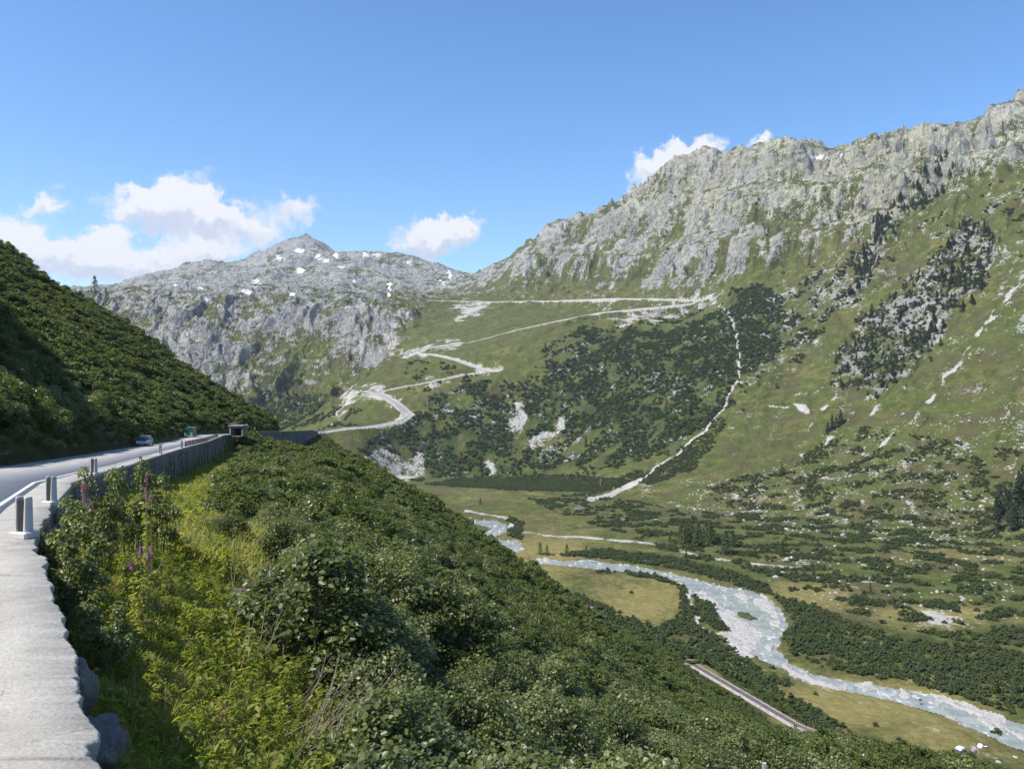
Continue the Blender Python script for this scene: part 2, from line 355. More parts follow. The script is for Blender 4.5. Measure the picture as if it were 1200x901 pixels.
RAIL = [(150,215),(128,243),(100,283),(86,321),(72,359),(56,400),(34,452),(0,520)]
RAIL_Z = -120.0
def benches(x, y, z):
    road = np.zeros(x.shape, np.float32)
    # railway bench
    m = (y > 180) & (y < 560)
    xm, ym, zm = x[m], y[m], z[m]
    d, _ = line_dist(xm, ym, RAIL); k = ss(9, 3.4, d)
    z = z.copy(); z[m] = zm * (1 - k) + RAIL_Z * k
    # pass road
    m = (y > 1250) & (y < 2700)
    xm, ym, zm = x[m], y[m], z[m]; best, par = line_dist(xm, ym, RF)
    i = np.clip(par.astype(int), 0, len(RF) - 2); t = par - i; rz = np.array([p[2] for p in RF])
    zt = rz[i] * (1 - t) + rz[i + 1] * t
    k = ss(22, 7, best)
    z[m] = zm * (1 - k) + zt * k
    road[m] = ss(15, 9, best)
    return z, road

NU = 1101
US = np.linspace(-0.95, 0.95, NU).astype(np.float64)
DS_near = np.exp(np.linspace(math.log(2.2), math.log(331), 420))
DS_far = np.concatenate([np.exp(np.linspace(math.log(330), math.log(1050), 300)), np.exp(np.linspace(math.log(1050), math.log(2900), 400))[1:], np.exp(np.linspace(math.log(2900), math.log(5200), 110))[1:]])

class Grid:
    def __init__(s, us, ds):
        s.us, s.ds = us, ds; U, D = np.meshgrid(us, ds); s.U, s.D = U, D; s.X = U * D; s.Y = D
        z = landform(U, D); z, s.riv, s.bar = carve(s.X, s.Y, z); s.Z, s.road = benches(s.X, s.Y, z)
        s.PX = CX + F * U; s.PY = CY - F * s.Z / D
GN_ = Grid(US[::2], DS_near); GF = Grid(US, DS_far)
_ld = {id(g): np.log(g.ds) for g in (GN_, GF)}
def _samp(g, x, y, A):
    u = x / y; fi = np.clip((u - g.us[0]) / (g.us[1] - g.us[0]), 0, len(g.us) - 1.001)
    fj = np.clip(np.interp(np.log(y), _ld[id(g)], np.arange(len(g.ds))), 0, len(g.ds) - 1.001)
    i = fi.astype(int); j = fj.astype(int); a = fi - i; b = fj - j
    return (A[j, i] * (1 - a) + A[j, i + 1] * a) * (1 - b) + (A[j + 1, i] * (1 - a) + A[j + 1, i + 1] * a) * b
def ground(x, y, f='Z'):
    x = np.atleast_1d(np.asarray(x, float)); y = np.atleast_1d(np.asarray(y, float))
    return np.where(y < 330, _samp(GN_, x, np.clip(y, 2.2, 331), getattr(GN_, f)), _samp(GF, x, np.maximum(y, 330), getattr(GF, f)))
def gz(x, y): return float(ground(x, y)[0])
ALLD = np.concatenate([DS_near[:-1], DS_far]); ALLPY = None
def cast(px, py, dmin=3.0, dmax=5200):
    """first point of the ground seen along the line through a pixel"""
    u = (px - CX) / F; ds = ALLD[(ALLD >= dmin) & (ALLD <= dmax)]
    z = ground(u * ds, ds); q = CY - F * z / ds
    k = np.nonzero(q <= py)[0]
    if len(k) == 0: j = int(np.argmin(q)); D = ds[j]
    else:
        j = k[0]
        if j == 0: D = ds[0]
        else:
            t = (q[j - 1] - py) / max(q[j - 1] - q[j], 1e-6); D = ds[j - 1] + (ds[j] - ds[j - 1]) * t
    return Vector((u * D, D, gz(u * D, D)))

# ---------------------------------------------------------------- object helpers
def tag(o, label=None, cat=None, group=None, kind=None):
    if label: o['label'] = label
    if cat: o['category'] = cat
    if group: o['group'] = group
    if kind: o['kind'] = kind
    return o
def link(name, data, parent=None, loc=None):
    o = bpy.data.objects.new(name, data); C.objects.link(o)
    if parent: o.parent = parent
    if loc is not None: o.location = loc
    return o
def empty(name, loc, rz=0.0, **kw):
    o = link(name, None, None, loc); o.rotation_euler = (0, 0, rz); o.empty_display_size = 0.2; return tag(o, **kw)
def raw_mesh(name, V, Fq, mats, smooth=False, midx=None, attrs=None):
    """V (n,3); Fq list of (m,k) int arrays"""
    me = bpy.data.meshes.new(name); V = np.asarray(V, np.float32); me.vertices.add(len(V)); me.vertices.foreach_set('co', V.ravel())
    Fq = [np.asarray(f, np.int32) for f in Fq if len(f)]
    tot = sum(f.size for f in Fq); nf = sum(len(f) for f in Fq)
    me.loops.add(tot); me.loops.foreach_set('vertex_index', np.concatenate([f.ravel() for f in Fq]))
    cnt = np.concatenate([np.full(len(f), f.shape[1]) for f in Fq]); st = np.concatenate([[0], np.cumsum(cnt)[:-1]])
    me.polygons.add(nf); me.polygons.foreach_set('loop_start', st.astype(np.int32))
    try: me.polygons.foreach_set('loop_total', cnt.astype(np.int32))
    except Exception: pass
    if smooth: me.polygons.foreach_set('use_smooth', np.ones(nf, bool))
    for m in (mats if isinstance(mats, (list, tuple)) else [mats]): me.materials.append(m)
    if midx is not None: me.polygons.foreach_set('material_index', np.asarray(midx, np.int32))
    for k, a in (attrs or {}).items():
        at = me.attributes.new(k, 'FLOAT', 'POINT'); at.data.foreach_set('value', np.asarray(a, np.float32).ravel())
    me.update(calc_edges=True); me.validate(); return me
class MB:
    """collects simple shapes into one mesh"""
    def __init__(s): s.v = []; s.f = []; s.m = []
    def add(s, vs, fs, mi=0):
        b = len(s.v); s.v += [tuple(v) for v in vs]; s.f += [tuple(b + i for i in f) for f in fs]; s.m += [mi] * len(fs); return s
    def box(s, c, d, rz=0, mi=0, taper=1.0, bev=0.0):
        cx, cy, cz = c; dx, dy, dz = d[0] / 2, d[1] / 2, d[2] / 2; cr, sr = math.cos(rz), math.sin(rz); vs = []
        def ring(zz, k, e):
            pts = [(-dx * k + e, -dy * k), (dx * k - e, -dy * k), (dx * k, -dy * k + e), (dx * k, dy * k - e), (dx * k - e, dy * k), (-dx * k + e, dy * k), (-dx * k, dy * k - e), (-dx * k, -dy * k + e)] if bev else [(-dx * k, -dy * k), (dx * k, -dy * k), (dx * k, dy * k), (-dx * k, dy * k)]
            return [(cx + a * cr - b * sr, cy + a * sr + b * cr, cz + zz) for a, b in pts]
        rs = [ring(-dz, 1, bev), ring(dz - bev, taper, bev)]
        if bev: rs.append(ring(dz, taper * (1 - 2 * bev / max(d[0], d[1])), bev))
        n = len(rs[0]); vs = sum(rs, []); fs = [tuple(range(n - 1, -1, -1)), tuple(range((len(rs) - 1) * n, len(rs) * n))]
        for r in range(len(rs) - 1):
            for i in range(n): fs.append((r * n + i, r * n + (i + 1) % n, (r + 1) * n + (i + 1) % n, (r + 1) * n + i))
        return s.add(vs, fs, mi)
    def tube(s, pts, rad, n=6, mi=0):
        pts = [Vector(p) for p in pts]; k = len(pts); rad = rad if isinstance(rad, (list, tuple)) else [rad] * k; vs = []
        for i, p in enumerate(pts):
            t = (pts[min(i + 1, k - 1)] - pts[max(i - 1, 0)]).normalized(); a = t.orthogonal().normalized(); b = t.cross(a)
            for j in range(n):
                q = p + (a * math.cos(2 * math.pi * j / n) + b * math.sin(2 * math.pi * j / n)) * rad[i]; vs.append(q)
        fs = [(i * n + j, i * n + (j + 1) % n, (i + 1) * n + (j + 1) % n, (i + 1) * n + j) for i in range(k - 1) for j in range(n)]
        fs += [tuple(range(n - 1, -1, -1)), tuple(range((k - 1) * n, k * n))]
        return s.add(vs, fs, mi)
    def prism(s, prof, y0, y1, axis='y', mi=0, inset=0.0):
        """profile of (a, z) points pushed along an axis"""
        n = len(prof); f = (lambda a, z, w: (a, w, z)) if axis == 'y' else (lambda a, z, w: (w, a, z))
        vs = [f(a, z, y0) for a, z in prof] + [f(a, z, y1) for a, z in prof]
        fs = [tuple(range(n)), tuple(range(2 * n - 1, n - 1, -1))] + [((i + 1) % n, i, n + i, n + (i + 1) % n) for i in range(n)]
        return s.add(vs, fs, mi)
    def mesh(s, name, mats, smooth=False):
        me = bpy.data.meshes.new(name); me.from_pydata([tuple(v) for v in s.v], [], s.f)
        for m in (mats if isinstance(mats, (list, tuple)) else [mats]): me.materials.append(m)
        if len(s.m): me.polygons.foreach_set('material_index', s.m)
        if smooth: me.polygons.foreach_set('use_smooth', [True] * len(s.f))
        me.update(); return me
    def build(s, name, mats, parent=None, loc=None, smooth=False): return link(name, s.mesh(name, mats, smooth), parent, loc)

def resample(pts, step):
    P_ = np.array(pts); l = np.concatenate([[0], np.cumsum(np.linalg.norm(np.diff(P_[:, :2], axis=0), axis=1))]); t = np.arange(0, l[-1], step)
    return np.stack([np.interp(t, l, P_[:, k]) for k in range(3)], 1)
# ---------------------------------------------------------------- materials
def newmat(name):
    m = bpy.data.materials.new(name); m.use_nodes = True; t = NT(m.node_tree); t.n.clear()
    o = t.node('ShaderNodeOutputMaterial'); p = t.node('ShaderNodeBsdfPrincipled'); t.l.new(p.outputs[0], o.inputs[0])
    return m, t, p, o
def bump(t, p, h, strength=0.5, dist=0.1, base=None):
    b = t.node('ShaderNodeBump'); b.inputs['Strength'].default_value = strength; b.inputs['Distance'].default_value = dist
    t.put(b.inputs['Height'], h)
    if base is not None: t.l.new(base, b.inputs['Normal'])
    if p is not None: t.l.new(b.outputs[0], p.inputs['Normal'])
    return b.outputs[0]
def simple(name, col, rough=0.6, metal=0.0, var=0.12, scale=6.0, bmp=0.0, spec=None):
    m, t, p, o = newmat(name); g = t.node('ShaderNodeNewGeometry').outputs['Position']
    n = t.noise(g, scale, 5, 0.6)
    c = t.mix(t.mapr(n, 0.3, 0.7), tuple(x * (1 - var) for x in col), tuple(min(1, x * (1 + var)) for x in col))
    t.l.new(c, p.inputs['Base Color']); p.inputs['Roughness'].default_value = rough; p.inputs['Metallic'].default_value = metal
    if spec is not None: p.inputs['Specular IOR Level'].default_value = spec
    if bmp: bump(t, p, t.noise(g, scale * 3, 4), 0.6, bmp)
    return m

def terrain_mat(name, far):
    m, t, p, o = newmat(name)
    pos = t.node('ShaderNodeNewGeometry').outputs['Position']
    k = 1.0 if far else 6.0
    n_big = t.noise(pos, 0.012, 5, 0.55); n_mid = t.noise(pos, 0.06, 6, 0.62); n_fin = t.noise(pos, 0.28, 6, 0.7); n_x = t.noise(pos, 1.1, 3, 0.65)
    rock, scrub, pale, snow, dry, road = (t.attr(a) for a in ('rock', 'scrub', 'pale', 'snow', 'dry', 'road'))
    jit = t.math('ADD', t.math('MULTIPLY', t.math('SUBTRACT', n_mid, 0.5), 1.0), t.math('ADD', t.math('MULTIPLY', t.math('SUBTRACT', n_fin, 0.5), 1.3), t.math('MULTIPLY', t.math('SUBTRACT', n_x, 0.5), 0.35)))
    # grass
    gcol = t.ramp(t.math('ADD', t.math('MULTIPLY', n_mid, 0.55), t.math('MULTIPLY', n_fin, 0.45)), [(0.32, (0.032, 0.042, 0.014)), (0.44, (0.062, 0.076, 0.020)), (0.54, (0.096, 0.108, 0.028)), (0.66, (0.170, 0.155, 0.068))])
    dcol = t.ramp(t.math('ADD', t.math('MULTIPLY', n_fin, 0.6), t.math('MULTIPLY', n_mid, 0.4)), [(0.3, (0.125, 0.115, 0.030)), (0.5, (0.205, 0.175, 0.062)), (0.7, (0.270, 0.225, 0.105))])
    gcol = t.mix(t.mapr(t.noise(pos, 0.022, 5, .65), .44, .62, 0, .7), gcol, t.mix(n_fin, (0.045, 0.042, 0.020), (0.120, 0.100, 0.050)))
    fresh = t.mapr(t.math('SUBTRACT', n_big, dry), 0.30, 0.62, 0, 1)
    gcol = t.mix(t.math('MULTIPLY', fresh, 0.5), gcol, t.mix(n_fin, (0.038, 0.066, 0.012), (0.092, 0.130, 0.026)))
    gcol = t.mix(t.mapr(t.math('ADD', dry, t.math('MULTIPLY', jit, 0.35)), 0.25, 0.85), gcol, dcol)
    scol = t.ramp(t.math('ADD', t.math('MULTIPLY', n_fin, 0.5), t.math('MULTIPLY', n_x, 0.5)), [(0.35, (0.018, 0.032, 0.012)), (0.5, (0.034, 0.056, 0.016)), (0.65, (0.055, 0.080, 0.022))])
    col = t.mix(t.mapr(t.math('ADD', scrub, t.math('MULTIPLY', jit, 0.8)), 0.40, 0.60), gcol, scol)
    # rock: fractured blocks, lichen, stain and painted crevice shade
    rp = t.vmath('MULTIPLY', pos, (1, 1, 0.45))
    v1 = t.voro(t.vmath('ADD', rp, t.vmath('SCALE', t.node('ShaderNodeTexNoise').outputs['Color'], 3.0)), 0.075, 'DISTANCE_TO_EDGE'); v2 = t.voro(pos, 0.30, 'F1', 'Color')
    rcol = t.ramp(t.math('ADD', t.math('MULTIPLY', n_fin, 0.5), t.math('MULTIPLY', n_mid, 0.5)), [(0.34, (0.13, 0.13, 0.14)), (0.44, (0.25, 0.248, 0.245)), (0.54, (0.37, 0.365, 0.345)), (0.66, (0.50, 0.49, 0.455))])
    rcol = t.mix(0.22, rcol, t.mix(0.5, v2, (0.4, 0.4, 0.4)), 'OVERLAY')
    rcol = t.mix(t.mapr(t.noise(pos, 0.009, 4, .6), 0.42, 0.62, .55, 0), rcol, t.mix(1.0, rcol, (.64, .645, .67), 'MULTIPLY'))
    rcol = t.mix(t.math('MULTIPLY', t.attr('lichen'), t.mapr(t.noise(pos, 0.02, 5, .6), 0.38, 0.58, .25, .8)), rcol, t.mix(1.0, rcol, (1.12, 1.10, .80), 'MULTIPLY'))
    cr_ = t.voro(t.vmath('ADD', rp, t.vmath('SCALE', t.noise(pos, .2, 4), 6.0)), .12, 'DISTANCE_TO_EDGE'); rcol = t.mix(t.math('MULTIPLY', t.mapr(cr_, .0, .06, 1, 0), .4), rcol, t.mix(1.0, rcol, (.38, .38, .36), 'MULTIPLY'))  # darkens block edges, putting crevice shade into the rock colour
    col = t.mix(t.mapr(t.math('ADD', t.math('ADD', rock, t.math('MULTIPLY', t.math('SUBTRACT', n_big, .5), 1.1)), t.math('MULTIPLY', jit, 1.25)), 0.46, 0.58), col, rcol)
    pcol = t.ramp(n_x, [(0.3, (0.27, 0.25, 0.23)), (0.5, (0.41, 0.39, 0.36)), (0.7, (0.54, 0.52, 0.485))])
    col = t.mix(t.mapr(t.math('ADD', pale, t.math('MULTIPLY', jit, 1.1)), 0.42, 0.64), col, pcol)
    col = t.mix(t.mapr(t.math('ADD', snow, t.math('MULTIPLY', jit, 0.9)), 0.48, 0.60), col, t.mix(n_fin, (0.60, 0.60, 0.60), (0.80, 0.81, 0.84)))
    col = t.mix(t.mapr(t.math('ADD', road, t.math('MULTIPLY', jit, 0.9)), 0.4, 0.65), col, t.mix(n_fin, (0.22, 0.20, 0.17), (0.55, 0.53, 0.49)))
    t.l.new(col, p.inputs['Base Color']); p.inputs['Roughness'].default_value = 0.92; p.inputs['Specular IOR Level'].default_value = 0.15
    hb = t.math('ADD', t.math('MULTIPLY', t.noise(rp, 0.13, 7, 0.70), 10.0), t.math('MULTIPLY', t.math('MINIMUM', v1, 0.25), 12.0))
    amt = t.math('ADD', t.math('MULTIPLY', rock, 1.0), 0.16)
    hb = t.math('MULTIPLY', hb, amt)
    b1 = bump(t, None, hb, 0.9, 1.0)
    if not far: b1 = bump(t, None, t.noise(pos, 2.5, 6, 0.7), 0.7, 0.12, b1)
    t.l.new(b1, p.inputs['Normal'])
    return m
MT_FAR = terrain_mat('mountain_ground', True); MT_NEAR = terrain_mat('slope_ground', False)

def masks(g, near=False):
    x, y, PX, PY, Z = g.X, g.Y, g.PX, g.PY, g.Z
    wpx = PX + fbm(x / 60, y / 60, 4, 101) * 16; wpy = PY + fbm(x / 60, y / 60, 4, 102) * 12
    gy, gx = np.gradient(Z); dxu = (g.us[1] - g.us[0]) * g.D; dyd = np.gradient(g.ds)[:, None]
    sx = gx / dxu; sy = gy / dyd - sx * g.U; slope = np.hypot(sx, sy)
    out = {k: np.zeros(x.shape, np.float32) for k in ('rock', 'scrub', 'pale', 'snow', 'dry', 'road', 'lichen')}
    if near:
        out['scrub'] += 0.45; out['dry'] += 0.1 + 0.2 * (y < 30)
        k = ss(9, 3.6, line_dist(x, y, RAIL)[0]); 
        out['scrub'] = out['scrub'] * (1 - k); out['dry'] = out['dry'] + 0.25 * k
        left = -(x - xw(y)) - RW; out['rock'] = 0.42 * ss(0, 1, left) * ss(9, 3, left) * (y < 130)
        return out
    D = g.D; nf = D < 700
    m1 = fbm(x / 120, y / 120, 5, 111); m2 = fbm(x / 35, y / 35, 5, 112)
    up = softpoly(wpx, wpy, UPPER, 14); cl = softpoly(wpx, wpy, CLIFF, 8)
    cr = np.maximum(softpoly(wpx, wpy, CRAG, 8), np.maximum(softpoly(wpx, wpy, CRAG2, 5) * .8, softpoly(wpx, wpy, CRAG3, 6) * .8)); sf = softpoly(wpx, wpy, SCRUBF, 7); s4 = softpoly(wpx, wpy, SCRUB4, 6)
    fara = (D > 900)
    steep = ss(0.55, 1.15, slope)
    rock = up * (0.42 + .15 * ss(560, 520, PX) + 0.34 * ss(.35, 1.3, slope) + m2 * 0.34 + m1 * 0.30)
    cc = -0.74 * x + 0.67 * y; sc = -0.67 * x - 0.74 * y; wr = fbm(x / 160, y / 160, 3, 51) * 60
    strk = ridged((cc + wr) / 70, (sc + wr) / 520, 4, 203) - .42; lower = ss(215, 330, PY)
    rock = rock + up * ss(560, 620, PX) * (strk * (.30 + .55 * lower) - .05 - .05 * lower)
    # green tongues climbing into the rock
    for q in ([(620,345),(680,300),(720,272),(740,300),(690,345)],[(560,345),(600,320),(640,345)],[(820,350),(860,318),(930,290),(990,280),(1000,300),(900,330)],[(900,280),(930,262),(985,268),(960,300)],[(790,200),(818,190),(820,215),(800,222)],[(700,330),(760,290),(790,262),(800,275),(760,320),(720,345)],[(850,260),(900,240),(960,232),(960,245),(900,262)],[(640,330),(680,310),(700,285),(710,290),(690,325)]):
        rock = rock - 0.42 * softpoly(wpx, wpy, q, 9) * (.6 + m2)
    rock = np.maximum(rock, cl * (0.30 + 0.38 * steep + m2 * 0.36 + m1 * 0.3))
    for q in ([(280,420),(330,400),(400,410),(430,440),(380,500),(300,500),(270,450)],[(150,420),(220,430),(250,470),(150,480)]): rock = rock - 0.28 * softpoly(wpx, wpy, q, 10) * cl
    rock = np.maximum(rock, cr * (0.36 + 0.30 * steep + m2 * 0.45))
    rock = np.maximum(rock, sf * (0.22 + 0.12 * steep + m2 * 0.38))
    meadow = (1 - up) * (1 - cl) * (1 - sf) * (1 - cr)
    rock = np.maximum(rock, meadow * (0.15 + 0.18 * ss(0.7, 1.2, slope) + m2 * 0.36 + m1 * .15) * ss(600, 700, PX))
    rock = np.maximum(rock, softpoly(wpx, wpy, [(880,340),(960,310),(1060,290),(1000,340),(960,400),(900,450),(860,470),(870,400)], 12) * (.36 + m2 * .4))
    out['rock'] = np.where(fara, rock, 0.05)
    scrub = sf * (0.62 + m2 * 0.55) + s4 * (0.45 + m2 * .6) + cr * (0.40 + m2 * 0.6) + (up + cl) * (0.02 + m2 * 0.3)
    for q in ([(570,440),(640,400),(680,400),(650,440),(600,480)],[(640,545),(560,560),(600,520),(690,500),(740,520)],[(505,440),(560,470),(520,500),(490,480)]): scrub = scrub - 0.22 * softpoly(wpx, wpy, q, 10)
    for q in ([(255,500),(330,430),(400,470),(370,505)],[(380,500),(400,480),(460,500),(420,503)],[(470,455),(480,425),(560,435),(520,446)]): scrub = np.maximum(scrub, softpoly(wpx, wpy, q, 8) * (0.5 + m2 * .5))
    scrub = np.maximum(scrub, softpoly(wpx, wpy, [(855,480),(960,400),(1060,300),(1010,290),(900,345),(868,400)], 12) * (.27 + m2 * .8))
    scrub = np.maximum(scrub, softpoly(wpx, wpy, [(1060,290),(1130,215),(1200,190),(1400,150),(1400,330),(1180,300),(1120,350)], 12) * (.16 + m2 * .7))
    out['scrub'] = np.clip(scrub, 0, 1)
    # pale rock falls, scree, tracks
    pale = np.zeros(x.shape, np.float32)
    for q in ([(418,530),(450,525),(490,530),(500,555),(470,568),(440,555)],[(560,535),(578,535),(572,556),(566,562)],[(596,465),(620,468),(618,500),(606,520),(596,500)],[(655,480),(668,478),(655,510),(620,535),(606,525),(640,505)],[(460,410),(500,400),(540,402),(500,418),(470,420)],
              [(395,455),(440,450),(450,462),(430,470),(400,472)],[(440,400),(468,355),(478,362),(462,415)],[(408,472),(410,458),(440,450),(454,458),(464,472),(440,470)],[(476,416),(498,402),(540,400),(550,406),(512,414),(490,420)],[(493,454),(497,444),(520,443),(550,439),(520,450)],[(553,440),(558,430),(582,431),(588,441)],[(470,478),(450,466),(446,462),(470,468),(484,486),(476,492)],[(700,374),(740,366),(800,362),(800,370),(760,378),(710,380)],[(385,500),(405,465),(412,468),(395,500)],[(780,350),(830,342),(850,345),(835,356),(800,356)],[(520,360),(560,352),(580,360),(540,376)]):
        pale = np.maximum(pale, softpoly(wpx, wpy, q, 4) * (0.62 + m2 * 0.4))
    def track(pl, w, wp, amp=1.0, nz=0.6):
        d, _ = line_dist(PX + fbm(x / 30, y / 30, 3, 131) * nz * 4, PY + fbm(x / 30, y / 30, 3, 132) * nz * 3, pl); return ss(w * 1.5, w * .5, d) * amp
    st = track(STREAM_PX, 1.35, 1, .85, 1.0); st = np.maximum(st, track(STREAM_PX[-3:], 3.0, 1) * .8)
    pale = np.maximum(pale, st * fara)
    pale = np.maximum(pale, up * ss(560, 620, PX) * ss(240, 320, PY) * ss(.18, .42, strk) * (.42 + m2 * .8))
    pale = np.maximum(pale, track([(1215,310),(1170,360),(1130,415),(1095,465),(1060,500),(1020,535)], 2.4, 1, 0.9, 1.6) * (0.50 + m2 * 1.2) * fara)
    pale = np.maximum(pale, track([(1060,455),(1000,500),(940,535)], 2.2, 1, .85, 1.6) * (0.48 + m2 * 1.2) * fara)
    pale = np.maximum(pale, track([(985,455),(960,485),(945,505)], 2, 1, .85, 1.6) * (0.48 + m2) * fara)
    for q in ([(928,472),(945,474),(950,484),(940,484)],[(900,474),(926,476),(926,478),(900,477)]): pale = np.maximum(pale, softpoly(PX, PY, q, 1.5) * .9)
    # rocky rubble at the slope foot
    rub = softpoly(wpx, wpy, [(780,590),(850,560),(950,540),(1010,510),(1200,490),(1400,480),(1400,650),(1200,640),(1050,640),(900,620)], 14)
    pale = np.maximum(pale, rub * (0.14 + 0.62 * fbm(x / 17, y / 17, 5, 141) + 0.25 * m2))
    for (bx, by, w, a) in ((1100,725,60,.5),(1010,680,30,.45),(900,672,28,.4),(985,735,16,.4),(830,640,25,.35),(930,655,40,.4)):
        pale = np.maximum(pale, np.exp(-(((wpx - bx) / w) ** 2 + ((wpy - by) / (w * .22)) ** 2)) * (a + m2 * .5))
    # valley paths
    flr = D < 1300
    for pl, w in (([(545,598),(575,604),(600,608),(608,613),(606,622),(640,627),(700,631),(740,634),(782,640),(820,652),(880,660),(930,665)], 1.5),([(960,680),(1000,688),(1010,690)], 1.2),([(640,560),(690,558),(740,575)], 1.0),([(800,765),(860,775),(950,800),(1040,835),(1110,860),(1180,895)], 1.25)):
        pale = np.maximum(pale, track(pl, w, 1, 0.60 if w > 1.3 else .40, .35) * flr)
    pale = np.maximum(pale, g.bar * 1.3)
    out['pale'] = pale
    snow = np.zeros(x.shape, np.float32)
    for (bx, by, a, b) in ((352,294,10,3),(372,300,6,5),(395,300,5,4),(330,303,10,2.5),(353,318,7,5),(300,330,8,3),(290,342,9,3),(235,338,5,2),(243,352,5,2),(383,306,5,3),(400,313,5,3),(515,318,4,2),(428,298,9,2.5),(443,299,6,2.5),(480,308,5,4),(527,322,3,7),(518,331,2.5,4),(456,335,2.5,8),(960,184,12,3),(948,189,5,2),(985,181,4,2),(342,345,6,2),(205,333,5,2),(455,345,3,4),(418,330,6,2),(388,288,4,2)):
        snow = np.maximum(snow, np.exp(-((((PX + m2 * 6) - bx) / a) ** 2 + (((PY + m2 * 4) - by) / b) ** 2) * 1.5) * 1.12)
    out['snow'] = snow * (D > 1800)
    dry = 0.14 + .55 * np.clip(m1, -.3, .6) + .3 * m2 * (PY > 560)
    for (bx, by, a, b, k) in ((760,700,70,28,.75),(820,775,50,20,.8),(1000,825,150,35,.8),(1100,860,100,30,.6),(640,650,70,30,.7),(560,580,90,12,.35),(950,700,60,16,.7),(650,610,100,20,.35),(1120,650,120,14,.5),(1100,722,70,12,.8),(1000,300,80,40,.3),(700,350,90,12,.3),(620,470,60,20,.2)):
        dry = np.maximum(dry, k * np.exp(-(((wpx - bx) / a) ** 2 + ((wpy - by) / b) ** 2) * .7) + .1)
    out['dry'] = dry
    out['road'] = g.road; out['lichen'] = ss(540, 640, PX) * (.25 + .75 * ss(300, 225, PY - .06 * (PX - 800)))
    return out

def strip_mesh(name, g, j0, j1, i0, i1, mat, mk):
    V = np.stack([g.X[j0:j1, i0:i1], g.Y[j0:j1, i0:i1], g.Z[j0:j1, i0:i1]], -1); nj, ni = V.shape[:2]
    a = (np.arange(nj - 1)[:, None] * ni + np.arange(ni - 1)[None]).ravel()
    me = raw_mesh(name, V.reshape(-1, 3), [np.stack([a, a + 1, a + ni + 1, a + ni], 1)], mat, True, attrs={k: v[j0:j1, i0:i1] for k, v in mk.items()})
    o = link(name, me); tag(o, kind='structure'); return o
MKN = masks(GN_, True); MKF = masks(GF)
strip_mesh('hillside', GN_, 0, len(DS_near), 0, len(GN_.us), MT_NEAR, MKN)
j1 = int(np.searchsorted(DS_far, 900)); isp = int(np.searchsorted(US, (548 - CX) / F))
strip_mesh('valley_floor', GF, 0, j1 + 1, 0, NU, MT_FAR, MKF)
strip_mesh('mountain', GF, j1, len(DS_far), isp, NU, MT_FAR, MKF)
strip_mesh('mountain', GF, j1, len(DS_far), 0, isp + 1, MT_FAR, MKF)

# land out of the photograph's frame
def coarse():
    th = np.radians(np.concatenate([np.linspace(43.4, 316.6, 120)])); rr = np.exp(np.linspace(math.log(0.3), math.log(5200), 90))
    T, Q = np.meshgrid(th, rr); x = np.sin(T) * Q; y = np.cos(T) * Q
    X0 = np.where(y < -60, 39 - (y + 60) * .64, xw(y)); d = x - X0
    z = np.where(d > 0, zr(y) - 1.6 - .6 * d, np.where(d < -RW, zr(y) + .62 * np.minimum(-d - RW, 900), zr(y) - .05))
    z = np.maximum(z, FLOOR - 1); z = np.where(x > 0, np.maximum(z, FLOOR + .75 * np.clip(.75 * x + .66 * y - 904, 0, 1150)), z)
    z = z + fbm(x / 200, y / 200, 4, 3) * 30 * ss(60, 800, Q) - .05
    V = np.stack([x, y, z], -1); nj, ni = T.shape; a = (np.arange(nj - 1)[:, None] * ni + np.arange(ni - 1)[None]).ravel()
    A = {k: np.full(T.shape, v) for k, v in (('rock', .2), ('scrub', .5), ('pale', 0), ('snow', 0), ('dry', .1), ('road', 0), ('lichen', 0))}
    tag(link('terrain', raw_mesh('terrain', V.reshape(-1, 3), [np.stack([a, a + ni, a + ni + 1, a + 1], 1)], MT_FAR, True, attrs=A)), kind='structure')
coarse()

# ---------------------------------------------------------------- river
def water_mat():
    m, t, p, o = newmat('glacier_water'); pos = t.node('ShaderNodeNewGeometry').outputs['Position']
    n = t.noise(pos, 0.10, 5, 0.6); f = t.noise(t.vmath('MULTIPLY', pos, (1, .55, 1)), 0.30, 5, 0.62)
    c = t.mix(t.mapr(n, 0.35, 0.65), (0.21, 0.245, 0.235), (0.31, 0.335, 0.32))
    c = t.mix(t.mapr(t.math('ADD', f, t.math('MULTIPLY', t.noise(pos, 0.03, 3), 0.25)), 0.68, 0.86), c, (0.66, 0.69, 0.68))
    t.l.new(c, p.inputs['Base Color']); p.inputs['Roughness'].default_value = 0.25; p.inputs['Specular IOR Level'].default_value = 0.5
    bump(t, p, t.noise(pos, 1.3, 4, .6), .35, .12); return m
M_WATER = water_mat()
def densify(q, n=4):
    r = []
    for i in range(len(q)):
        a, b = q[i], q[(i + 1) % len(q)]
        r += [(a[0] + (b[0] - a[0]) * k / n, a[1] + (b[1] - a[1]) * k / n) for k in range(n)]
    return r
xs = np.arange(-80, 420, 3.0); ys = np.arange(300, 960, 3.0); XX, YY = np.meshgrid(xs, ys)
ins = np.zeros(XX.shape, bool)
for q in RIVER_W:
    for dx, dy in ((0, 0), (5, 0), (-5, 0), (0, 6), (0, -6), (4, 4), (-4, -4), (-4, 4), (4, -4)): ins |= poly_in(XX + dx, YY + dy, q)
c_ok = ins[:-1, :-1] & ins[1:, 1:] & ins[1:, :-1] & ins[:-1, 1:]
idx = np.arange(XX.size).reshape(XX.shape); a = idx[:-1, :-1][c_ok]
quads = np.stack([a, a + 1, a + 1 + len(xs), a + len(xs)], 1); used, inv = np.unique(quads, return_inverse=True)
V = np.stack([XX.ravel(), YY.ravel(), np.full(XX.size, WATER_Z)], 1)[used]; V[:, 2] += fbm(V[:, 0] / 6, V[:, 1] / 6, 3, 7) * .12
